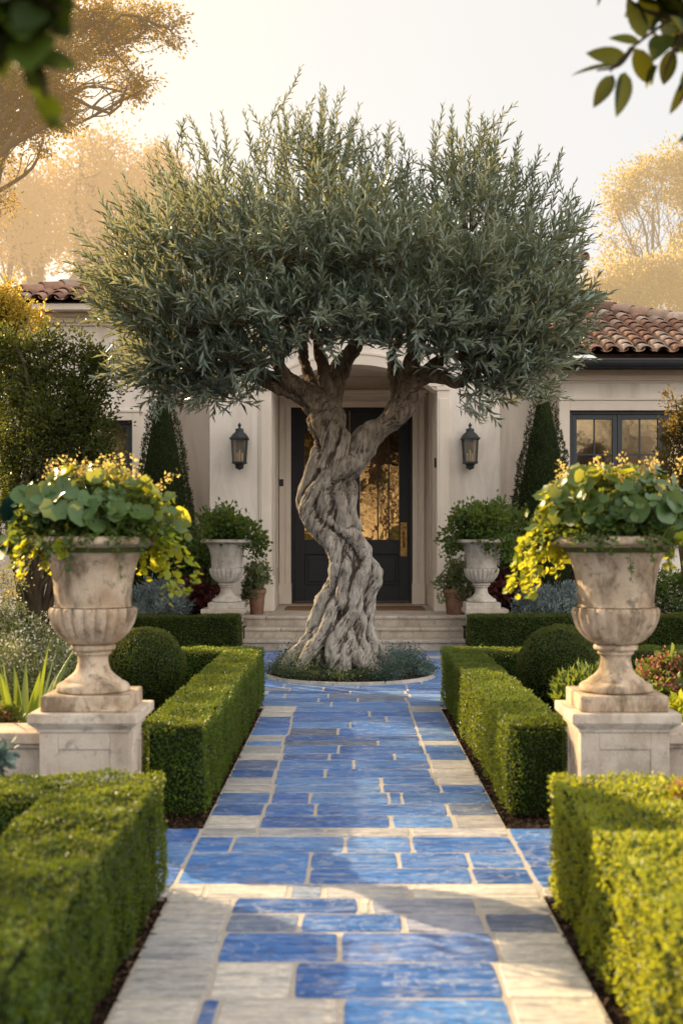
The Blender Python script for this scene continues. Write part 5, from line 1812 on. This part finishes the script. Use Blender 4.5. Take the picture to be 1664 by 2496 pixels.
tile_field(g, (la, 18.1, LEZ + .01), (1, 0, 0), (0, 1, .36), int((LX1 + .4 - la) / .235), 11, lambda x, y: x > y * .94 + .05)
g.build('roof_tiles', M['tile'], house)
g = G()
tile_field(g, (-10.8, 19.55, 4.21), (1, 0, 0), (0, 1, .383), 25, 9, lambda x, y: True)  # tiles on that added, unseen range
g.build('roof_tiles', M['tile'], house)
for a_, b_ in (((rx1 + .05, EY - .02, EZ + .08), (rx1 - hipY, EY + hipY, EZ + pit * hipY + .1)), ((rx1 - hipY, EY + hipY, EZ + pit * hipY + .1), (rx0 - 2.5, EY + hipY, EZ + pit * hipY + .1)),
               ((UX1 + .03, UY0 - .03, UZ + .07), (UX1 - 3.2, UY0 + 3.2, UZ + 1.12)), ((la - .03, 18.12, LEZ + .07), (la + LH, 18.15 + LH, LEZ + .36 * LH + .08))):
    g = G(); ridge(g, a_, b_)
    g.build('ridge_tiles', M['tile'], house)
g = G()
box(g, UX0 + .5, UX1 - .5, UY0 + .5, UY0 + .8, 3, UZ - .02); box(g, UX1 - .8, UX1 - .5, UY0 + .801, UY0 + 6, 3, UZ - .02)
g.build('upper_wall', M['plaster'], house)
g = G()
box(g, UX0 - .02, UX1 + .02, UY0 - .02, UY0 + .5, UZ - .10, UZ - .012); box(g, UX1 - .48, UX1 + .02, UY0 + .5, UY0 + 6, UZ - .10, UZ - .012)
box(g, UX0 + .3, UX1 - .3, UY0 + .3, UY0 + .5, UZ - .28, UZ - .1); box(g, UX1 - .5, UX1 - .3, UY0 + .3, UY0 + 6, UZ - .28, UZ - .101)
g.build('upper_eave', M['bark'], house, .01)
# gutter and soffit on the right wing
g = G()
box(g, rx0 + .02, rx1 - .03, 18.14, 18.6, 3.99, 4.018)
g.build('soffit', M['trim'], house)
g = G()
gy, gz, gr = 18.02, 4.045, .085
th_ = np.linspace(np.pi, 2 * np.pi, 10)
V = []
for x in (rx0 - .02, rx1 + .06):
    for q in th_:
        V.append((x, gy + gr * math.cos(q), gz + gr * math.sin(q) * 1.3))
    for q in th_[::-1]:
        V.append((x, gy + (gr - .012) * math.cos(q), gz + (gr - .012) * math.sin(q) * 1.3))
m = 20
f = [(q, (q + 1) % m, m + (q + 1) % m, m + q) for q in range(m)] + [tuple(range(m)), tuple(range(2 * m - 1, m - 1, -1))]
g.add(V, f, 0, smooth=False)
box(g, rx0 - .02, rx1 + .06, gy - gr - .012, gy - gr + .012, gz - .004, gz + .022)
box(g, rx0 - .02, rx1 + .06, gy + .09, gy + .12, gz - .12, gz + .05)
g.build('gutter', M['gutter'], house)


# ------------------------------------------------------------------ wall lanterns
def lantern(label, x, y):
    z0, z1 = PZ(1062, y), PZ(1012, y)
    zc = (z0 + z1) / 2
    t = thing('wall_lantern', label, 'lantern', (x, y, zc))
    yc = y - .16
    g = G()
    box(g, x - .06, x + .06, y - .022, y, z0 - .02, z1 + .05)
    tube(g, smooth_line([(x, y - .02, z1 + .03), (x, y - .09, z1 + .14), (x, yc, z1 + .17)], 4), .012, 8)
    tube(g, [(x, y - .02, z0 + .02), (x, yc + .05, z0 - .01)], .011, 8)
    g.build('back_plate', M['lantern'], t, .004)
    g = G()
    wt, wb = .105, .088
    for sx in (-1, 1):
        for sy in (-1, 1):
            tube(g, [(x + sx * wb, yc + sy * wb, z0), (x + sx * wt, yc + sy * wt, z1)], .011, 4)
    for z, w, h_ in ((z0 - .03, wb + .016, .03), (z1, wt + .03, .028)):
        box(g, x - w, x + w, yc - w, yc + w, z, z + h_)
    for zz in (z0 - .03,):
        lathe(g, [(.075, zz), (.06, zz - .03), (.062, zz - .06), (.045, zz - .075), (.012, zz - .085), (.001, zz - .1)], (x, yc, 0), 16)
    g.build('lantern_frame', M['lantern'], t, .003)
    g = G()
    zz = z1 + .028
    lathe(g, [(.135, zz), (.128, zz + .015), (.10, zz + .055), (.062, zz + .085), (.058, zz + .10), (.062, zz + .125), (.045, zz + .135), (.018, zz + .145), (.014, zz + .16), (.026, zz + .175), (.022, zz + .195), (.008, zz + .215), (.001, zz + .23)], (x, yc, 0), 24)
    g.build('lantern_cap', M['lantern'], t)
    g = G()
    for (ax0, ay0, ax1, ay1) in ((-1, -1, 1, -1), (-1, 1, 1, 1), (-1, -1, -1, 1), (1, -1, 1, 1)):
        g.add([(x + ax0 * wb * .97, yc + ay0 * wb * .97, z0), (x + ax1 * wb * .97, yc + ay1 * wb * .97, z0), (x + ax1 * wt * .97, yc + ay1 * wt * .97, z1), (x + ax0 * wt * .97, yc + ay0 * wt * .97, z1)], [(0, 1, 2, 3)], smooth=False)
    g.build('pane', M['lglass'], t)
    for dx, h_ in ((0, .17), (-.035, .13), (.035, .13)):
        g = G()
        tube(g, [(x + dx, yc + abs(dx), z0), (x + dx, yc + abs(dx), z0 + h_)], .013, 8)
        g.build('candle_tube', M['candle'], t)


lantern('dark bronze wall lantern on the pillar left of the door', PX(550, 18.4), FY)
lantern('dark bronze wall lantern on the pillar right of the door', PX(1079, 18.4), FY)
# ------------------------------------------------------------------ trees around
def tree(name, label, base, trunk_r, ells, nsub, sub_r, nleaf, L, W, leaf, bark, seed, fork=.45, kind='diamond', group=None, shell=.45, up=.2, twig=1, extra_limbs=()):
    global rng
    keep, rng = rng, np.random.default_rng(seed)
    base = np.asarray(base, float)
    t = thing(name, label, 'tree', tuple(base), group)
    g = G()
    subs = crown(g, ells, nsub, sub_r, nleaf, L, W, 0, kind, shell, up)
    g.build('crown', M[leaf], t)
    g = G()
    cen = np.mean([e[0] for e in ells], 0)
    top = base + (cen - base) * np.array([.7, .7, 1])
    zs_ = np.linspace(0, 1, 7)[:, None]
    line = base + (top - base) * zs_ + np.vstack([np.zeros(3), rng.normal(0, trunk_r * .8, (6, 3)) * np.array([1, 1, .2])])
    line = smooth_line(line, 4)
    tube(g, line, trunk_r * np.linspace(1.15, .3, len(line)), 9)
    for e, s_ in zip(ells, subs):
        i0 = int(len(line) * np.clip(fork + rng.uniform(-.1, .3), .1, .95))
        i0 = min(i0, len(line) - 1)
        p = limb(g, line[i0], e[0], trunk_r * .42, trunk_r * .12, .08, 6)
        for q in s_[::max(1, twig)]:
            limb(g, p[rng.integers(len(p) // 2, len(p))], q, trunk_r * .10, trunk_r * .03, .04, 4)
    for pts, r0, r1 in extra_limbs:
        q = smooth_line(pts, 5)
        tube(g, q, np.linspace(r0, r1, len(q)), 7)
    g.build('trunk', M[bark], t)
    rng = keep
    return t


# the tree whose sunlit canopy hangs into the upper left corner; its trunk stands outside the frame
Yc = 20.5
canopy = [E(40, 60, Yc, 110, 80), E(150, 40, Yc, 90, 60), E(240, 50, Yc, 80, 60), E(330, 45, Yc + .5, 75, 60), E(395, 70, Yc, 32, 38, w=.8), E(150, 130, Yc - .4, 80, 45), E(250, 120, Yc + .4, 70, 45, w=.8),
          E(300, 170, Yc, 50, 34, w=.7), E(330, 205, Yc, 34, 30, w=.8), E(280, 210, Yc + .3, 40, 28, w=.5), E(60, 190, Yc - .3, 80, 55), E(140, 225, Yc, 50, 46), E(40, 280, Yc, 70, 46), E(150, 270, Yc, 44, 36), E(20, 355, Yc, 50, 26, w=.6), E(100, 320, Yc, 55, 26, w=.6), E(120, 258, Yc, 60, 30, w=1.2), E(70, 295, Yc, 60, 30, w=1.2), E(150, 215, Yc, 45, 26, w=1.2), E(5, 465, Yc, 26, 32, w=.9),
          E(-120, 150, Yc, 130, 140), E(-140, 350, Yc, 130, 110)]
B0 = np.array([PX(-330, Yc), Yc, 0])
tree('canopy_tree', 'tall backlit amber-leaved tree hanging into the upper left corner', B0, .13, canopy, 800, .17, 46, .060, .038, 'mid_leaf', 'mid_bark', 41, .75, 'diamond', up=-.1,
     extra_limbs=[([P(-330, 520, Yc), P(-160, 400, Yc), P(-20, 330, Yc), P(40, 285, Yc), P(100, 268, Yc), P(130, 255, Yc)], .07, .012),
                  ([P(-330, 300, Yc), P(-150, 90, Yc), P(20, 20, Yc), P(150, 8, Yc), P(200, 40, Yc), P(245, 95, Yc), P(300, 165, Yc), P(328, 205, Yc)], .055, .006),
                  ([P(60, 280, Yc), P(30, 190, Yc), P(60, 110, Yc)], .03, .01)])
# hazy trees behind the left wing
for i, (px, lab, els) in enumerate((
        (215, 'hazy pale brown tree in the glow behind the left gable', [E(215, 420, 40, 110, 90), E(150, 480, 40, 90, 90), E(280, 440, 40, 90, 90), E(225, 540, 40, 130, 80), E(190, 350, 40, 50, 40), E(260, 350, 41, 50, 40)]),
        (370, 'hazy pale brown tree partly behind the left side of the olive crown', [E(370, 430, 42, 90, 80), E(330, 500, 42, 90, 80), E(410, 480, 42, 90, 100), E(360, 370, 42, 50, 36), E(380, 560, 42, 100, 70)]),
        (60, 'hazy pale brown tree at the left edge beneath the amber canopy', [E(60, 500, 38, 90, 90), E(10, 440, 38, 80, 90), E(30, 570, 38, 110, 70), E(100, 430, 39, 50, 50), E(110, 560, 38, 60, 60)]))):
    Yh = els[0][0][1]
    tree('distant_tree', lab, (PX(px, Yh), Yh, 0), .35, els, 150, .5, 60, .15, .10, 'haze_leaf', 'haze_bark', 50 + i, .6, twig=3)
# golden trees behind the right wing
Yr = 36
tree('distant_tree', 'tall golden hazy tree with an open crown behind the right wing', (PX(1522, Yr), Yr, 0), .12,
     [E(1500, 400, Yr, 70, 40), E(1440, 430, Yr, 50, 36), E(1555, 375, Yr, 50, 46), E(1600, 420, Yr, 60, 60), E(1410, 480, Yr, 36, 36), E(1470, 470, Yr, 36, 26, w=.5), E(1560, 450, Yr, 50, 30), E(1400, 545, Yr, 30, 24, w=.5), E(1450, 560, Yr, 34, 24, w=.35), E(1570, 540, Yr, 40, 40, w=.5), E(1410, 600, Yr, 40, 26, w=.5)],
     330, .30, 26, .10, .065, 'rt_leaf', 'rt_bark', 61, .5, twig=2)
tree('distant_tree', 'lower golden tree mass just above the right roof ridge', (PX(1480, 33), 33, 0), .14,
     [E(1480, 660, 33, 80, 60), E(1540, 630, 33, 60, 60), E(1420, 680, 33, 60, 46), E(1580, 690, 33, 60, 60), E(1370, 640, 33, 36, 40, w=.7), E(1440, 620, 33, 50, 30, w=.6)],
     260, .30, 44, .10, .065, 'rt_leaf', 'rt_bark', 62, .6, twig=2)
# the big dark shrub at the left, gilded on top
Ys = 14.6
tree('garden_tree', 'dense dark green small tree at the left edge in front of the small window', (PX(90, Ys), Ys, -.02), .09,
     [E(70, 820, Ys, 90, 60), E(165, 845, Ys, 66, 50), E(235, 865, Ys, 40, 36), E(205, 960, Ys, 40, 50), E(200, 1050, Ys, 50, 60), E(130, 1000, Ys - .5, 120, 90), E(20, 860, Ys, 90, 90), E(210, 900, Ys - .2, 60, 60), E(120, 920, Ys - .3, 100, 80), E(40, 980, Ys - .2, 100, 90), E(170, 990, Ys, 90, 80), E(90, 1090, Ys, 130, 90), E(210, 1080, Ys, 70, 60), E(20, 780, Ys, 50, 40), E(110, 775, Ys, 45, 32), E(175, 795, Ys, 40, 28), E(225, 825, Ys, 36, 28), E(30, 1180, Ys, 100, 60), E(160, 1170, Ys, 100, 60)],
     540, .15, 52, .055, .030, 'shrub', 'bark', 71, .25, twig=3, up=.1)
tree('garden_tree', 'golden sunlit bushy tree at the left edge below the roof line', (PX(20, 16.2), 16.2, -.02), .10,
     [E(10, 700, 16.2, 60, 40), E(60, 735, 16.2, 50, 32), E(-20, 740, 16.2, 60, 60), E(20, 665, 16.2, 26, 22, w=.7), E(-60, 700, 16.2, 60, 70), E(-20, 800, 16.3, 70, 45)],
     210, .13, 44, .05, .032, 'sunlit_shrub', 'bark', 72, .45, twig=2, up=.4)
# small tree at the right edge
tree('garden_tree', 'small leafy tree cut off by the right edge in front of the large window', (PX(1590, 15.6), 15.6, -.02), .05,
     [E(1550, 920, 15.6, 26, 24, w=.7), E(1580, 960, 15.6, 40, 40), E(1555, 1010, 15.6, 36, 40), E(1570, 1080, 15.6, 44, 50), E(1535, 1060, 15.6, 26, 34, w=.8), E(1600, 1150, 15.6, 60, 60), E(1600, 1000, 15.6, 50, 60), E(1550, 1140, 15.6, 30, 40, w=.7)],
     150, .10, 34, .055, .03, 'plain_leaf', 'bark', 73, .35, twig=1, up=.5)
# unseen trees added left of the frame to block the sun, and those behind the camera that the panes mirror
tree('added_shade_tree', 'broad unseen tree added at the left to shade the near garden', (-8.5, 9.5, 0), .22,
     [((-8.5, 9.5, 4.6), (1.5, 1.5, 1.4)), ((-9.4, 10.1, 3.6), (1.3, 1.3, 1.2)), ((-7.9, 8.8, 3.4), (1.2, 1.2, 1.1)), ((-8.5, 9.4, 2.2), (1.3, 1.3, 1.0)), ((-8.1, 10.3, 5.2), (.55, .55, .7)), ((-7.7, 10.5, 4.0), (.5, .5, .5))], 150, .5, 50, .11, .06, 'shrub', 'bark', 81, .5, twig=4)
for i, (x, y_, h_) in enumerate(((-11.9, 19.2, 9.6), (-13.3, 18.6, 8.4))):
    tree('added_shade_tree', ('tall unseen tree added to block the sun, nearer the house', 'shorter unseen tree added to block the sun, farther from the house')[i], (x, y_, 0), .2,
         [((x, y_, h_ * .78), (1.0, 1.0, h_ * .2)), ((x - .5, y_, h_ * .5), (1.0, 1.0, h_ * .2)), ((x + .5, y_ + .3, h_ * .45), (1.0, 1.0, h_ * .2)), ((x, y_, h_ * .25), (1.1, 1.0, h_ * .16))], 130, .5, 46, .13, .075, 'shrub', 'bark', 84 + i, .4, twig=4)
for i, (x, y_, h_) in enumerate(((-8.6, -13.5, 9.5), (-3.6, -15.5, 8.5), (1.6, -16.5, 9.5), (6.0, -14.5, 8.5), (11.0, -14.0, 9.5))):
    tree('roadside_tree', 'sunlit tree across the way, mirrored in the panes', (x, y_, 0), .24,
         [((x, y_, h_ * .62), (2.0, 1.6, h_ * .22)), ((x - 1.2, y_ + .3, h_ * .48), (1.3, 1.2, 1.1)), ((x + 1.2, y_, h_ * .5), (1.4, 1.2, 1.2)), ((x, y_ + .4, h_ * .82), (1.3, 1.2, h_ * .14)), ((x, y_ + .3, h_ * .28), (1.7, 1.3, 1.0))],
         110, .6, 46, .17, .10, 'plain_leaf', 'bark', 90 + i, .4, twig=4, group='trees mirrored in the panes')


# ------------------------------------------------------------------ branches hanging close to the camera
def overhang(label, stems, lvs, mat, seed):
    """stems: point lists; lvs: (base, tip, width ratio)"""
    global rng
    keep, rng = rng, np.random.default_rng(seed)
    t = thing('overhanging_branch', label, 'branch', tuple(stems[0][0]))
    g = G()
    for s_ in stems:
        q = smooth_line(s_, 6)
        tube(g, q, np.linspace(.009, .003, len(q)), 7)
    g.build('twig', M['bark'], t)
    g = G()
    for b, e, w in lvs:
        b, e = np.asarray(b, float), np.asarray(e, float)
        L = np.linalg.norm(e - b)
        nn = np.array([rng.normal(0, .25), -1.0, rng.normal(.2, .25)])
        if w < .2:
            nn = np.array([.1, -.25, 1.0])
        leaves(g, b[None], (e - b)[None], nn[None], L, L * w * .98, 0, [rng.random()], 'blade')
    g.build('foliage', M[mat], t)
    rng = keep


Yb = 4.0
q = lambda a, b, d=0.0: P(a, b, Yb + d)
extra = []
for _ in range(26):
    a, b = rng.uniform(1440, 1640), rng.uniform(-60, 150)
    if b > 60 and a < 1490:
        continue
    th = rng.uniform(0, 6.28)
    L_ = rng.uniform(48, 84)
    extra.append((q(a, b, rng.normal(.1, .12)), q(a + L_ * math.cos(th), b + L_ * .9 * math.sin(th), rng.normal(.1, .12)), rng.uniform(.4, .5)))
overhang('dark broad-leaved branch hanging into the upper right corner',
         [[q(1760, -190), q(1640, -60), q(1540, 40), q(1450, 110), q(1400, 165)], [q(1600, -20), q(1560, 90), q(1535, 140), q(1520, 190)], [q(1540, 40), q(1470, 20), q(1420, -30)], [q(1640, 60), q(1590, 180), q(1560, 230)], [q(1450, 110), q(1420, 150), q(1370, 162)]],
         [(q(1440, 135), q(1345, 120), .42), (q(1420, 150), q(1310, 162, .1), .10), (q(1408, 172), q(1362, 245), .45), (q(1435, 165), q(1420, 264, -.05), .38), (q(1470, 100), q(1398, 82), .45), (q(1455, 110), q(1500, 200, .1), .42),
          (q(1480, 90), q(1440, -10), .40), (q(1500, 70), q(1470, -40), .42), (q(1520, 60), q(1545, -40, .05), .45), (q(1530, 60), q(1590, 10), .45), (q(1530, 80), q(1500, 130, -.1), .5), (q(1550, 90), q(1590, 130), .45), (q(1545, 110), q(1520, 200, .1), .42), (q(1560, 60), q(1600, 90, .1), .5),
          (q(1510, 150), q(1475, 205, .1), .40), (q(1560, 190), q(1545, 270, .15), .38), (q(1500, 40), q(1440, 60, .1), .42), (q(1540, 20), q(1500, -30, -.1), .5), (q(1590, 150), q(1560, 200), .4), (q(1600, 300), q(1555, 325), .45), (q(1380, -25), q(1372, 14), .22), (q(1480, 60), q(1530, 110, .1), .45), (q(1570, -20), q(1530, 40, .1), .45), (q(1575, 30), q(1560, 110, .12), .4), (q(1520, -20), q(1500, 60, .15), .45)] + extra, 'fgleaf', 5)
Yb = 2.15
overhang('out of focus dark leaves hanging into the upper left corner, close to the camera',
         [[q(-190, -160), q(-60, -40), q(30, 40), q(80, 130), q(110, 220)], [q(-100, -60), q(20, -20), q(110, 10), q(140, 30)], [q(-60, -40), q(-10, 80), q(10, 170)]],
         [(q(75, 130), q(178, 150), .72), (q(70, 140), q(100, 235), .55), (q(100, 210), q(120, 290, .1), .5), (q(40, 60), q(110, 20), .6), (q(20, 20), q(150, -10, .1), .6), (q(30, 40), q(-30, 110), .6), (q(50, 80), q(0, 10), .65), (q(10, 20), q(60, -40, .1), .7), (q(70, 60), q(140, 50), .6), (q(120, 20), q(160, -50), .5), (q(60, 100), q(20, 180, .1), .55),
          (q(0, 60), q(-40, 0), .6), (q(10, 120), q(-40, 180), .55), (q(5, 60), q(50, 110), .6), (q(20, 70), q(-20, 40), .6), (q(40, 30), q(100, 70, .1), .6), (q(125, 260), q(150, 320, .15), .35), (q(90, 10), q(40, 60, -.08), .6)] + [(q(x_, y_, rng.normal(.05, .06)), q(x_ + rng.uniform(-70, 70), y_ + rng.uniform(-60, 70), rng.normal(.05, .06)), rng.uniform(.6, .75)) for x_, y_ in zip(rng.uniform(-60, 125, 66), rng.uniform(-60, 115, 66))], 'fgdark', 6)
# ------------------------------------------------------------------ light, sky, camera
AZ, EL = math.radians(48.0), math.radians(24.0)          # the sun stands low, behind the house to the left
sd = Vector((-math.sin(AZ) * math.cos(EL), math.cos(AZ) * math.cos(EL), math.sin(EL)))
sun = bpy.data.lights.new('sun', 'SUN')
sun.energy, sun.angle, sun.color = 5.0, math.radians(.6), (1.0, .74, .41)
so = bpy.data.objects.new('sun', sun)
so.rotation_euler = sd.to_track_quat('Z', 'Y').to_euler()
so.location = sd * 60
COL.objects.link(so)

w = bpy.data.worlds.new('World')
scene.world = w
w.use_nodes = True
nt = w.node_tree
nt.nodes.clear()
N = nt.nodes.new
out = N('ShaderNodeOutputWorld')
sky = N('ShaderNodeTexSky')
sky.sky_type, sky.sun_disc = 'NISHITA', False
sky.sun_elevation = EL
sky.sun_rotation = -AZ
sky.altitude, sky.air_density, sky.dust_density, sky.ozone_density = 0, .7, 4.0, .6
b1 = N('ShaderNodeBackground'); b1.inputs['Strength'].default_value = .0165
nt.links.new(sky.outputs[0], b1.inputs['Color'])
# thin bright morning haze over that sky: cream near the sun, whiter away from it
geo = N('ShaderNodeTexCoord')
dot = N('ShaderNodeVectorMath'); dot.operation = 'DOT_PRODUCT'
nrm = N('ShaderNodeVectorMath'); nrm.operation = 'NORMALIZE'
nt.links.new(geo.outputs['Generated'], nrm.inputs[0])
nt.links.new(nrm.outputs[0], dot.inputs[0])
dot.inputs[1].default_value = sd
rp = N('ShaderNodeValToRGB')
mr = N('ShaderNodeMapRange'); mr.inputs[1].default_value = -1; mr.inputs[2].default_value = 1
nt.links.new(dot.outputs['Value'], mr.inputs[0])
nt.links.new(mr.outputs[0], rp.inputs['Fac'])
cr = rp.color_ramp
while len(cr.elements) < 8:
    cr.elements.new(.5)
for e, (p, c) in zip(cr.elements, ((0, (1.75, 1.62, 1.48)), (0.4, (1.0, 0.9556, 0.9167)), (0.6, (0.4778, 0.4722, 0.4778)), (0.68, (0.4611, 0.4444, 0.425)), (0.735, (0.4611, 0.4444, 0.4194)), (0.86, (0.4722, 0.4417, 0.3944)), (0.93, (0.5667, 0.4722, 0.3333)), (1, (0.8333, 0.5833, 0.3056)))):
    e.position, e.color = p, (*c, 1)
b2 = N('ShaderNodeBackground'); b2.inputs['Strength'].default_value = .75
nt.links.new(rp.outputs[0], b2.inputs['Color'])
ad = N('ShaderNodeAddShader')
nt.links.new(b1.outputs[0], ad.inputs[0]); nt.links.new(b2.outputs[0], ad.inputs[1])
nt.links.new(ad.outputs[0], out.inputs['Surface'])

cam = bpy.data.cameras.new('camera')
co_ = bpy.data.objects.new('camera', cam)
COL.objects.link(co_)
co_.location = (0, 0, CH)
co_.rotation_euler = (math.radians(90), 0, 0)
cam.sensor_fit, cam.sensor_height = 'VERTICAL', 36
cam.sensor_width = 24
cam.lens = 36 * F / 2352
cam.shift_y = (HY - 1176) / 2352
cam.shift_x = -(VX - 784) / 2352
cam.clip_start, cam.clip_end = .05, 1000
cam.dof.use_dof = True
cam.dof.focus_distance = 13.3
cam.dof.aperture_fstop = 2.3
scene.camera = co_
scene.view_settings.view_transform = 'Standard'
scene.view_settings.look = 'None'
scene.view_settings.exposure = 0
scene.render.resolution_x, scene.render.resolution_y = 682, 1024
scene.cycles.film_exposure = 2.4
scene.cycles.use_denoising = True
scene.cycles.max_bounces = 7
scene.cycles.diffuse_bounces = 3
scene.cycles.transparent_max_bounces = 8
scene.cycles.sample_clamp_indirect = 6
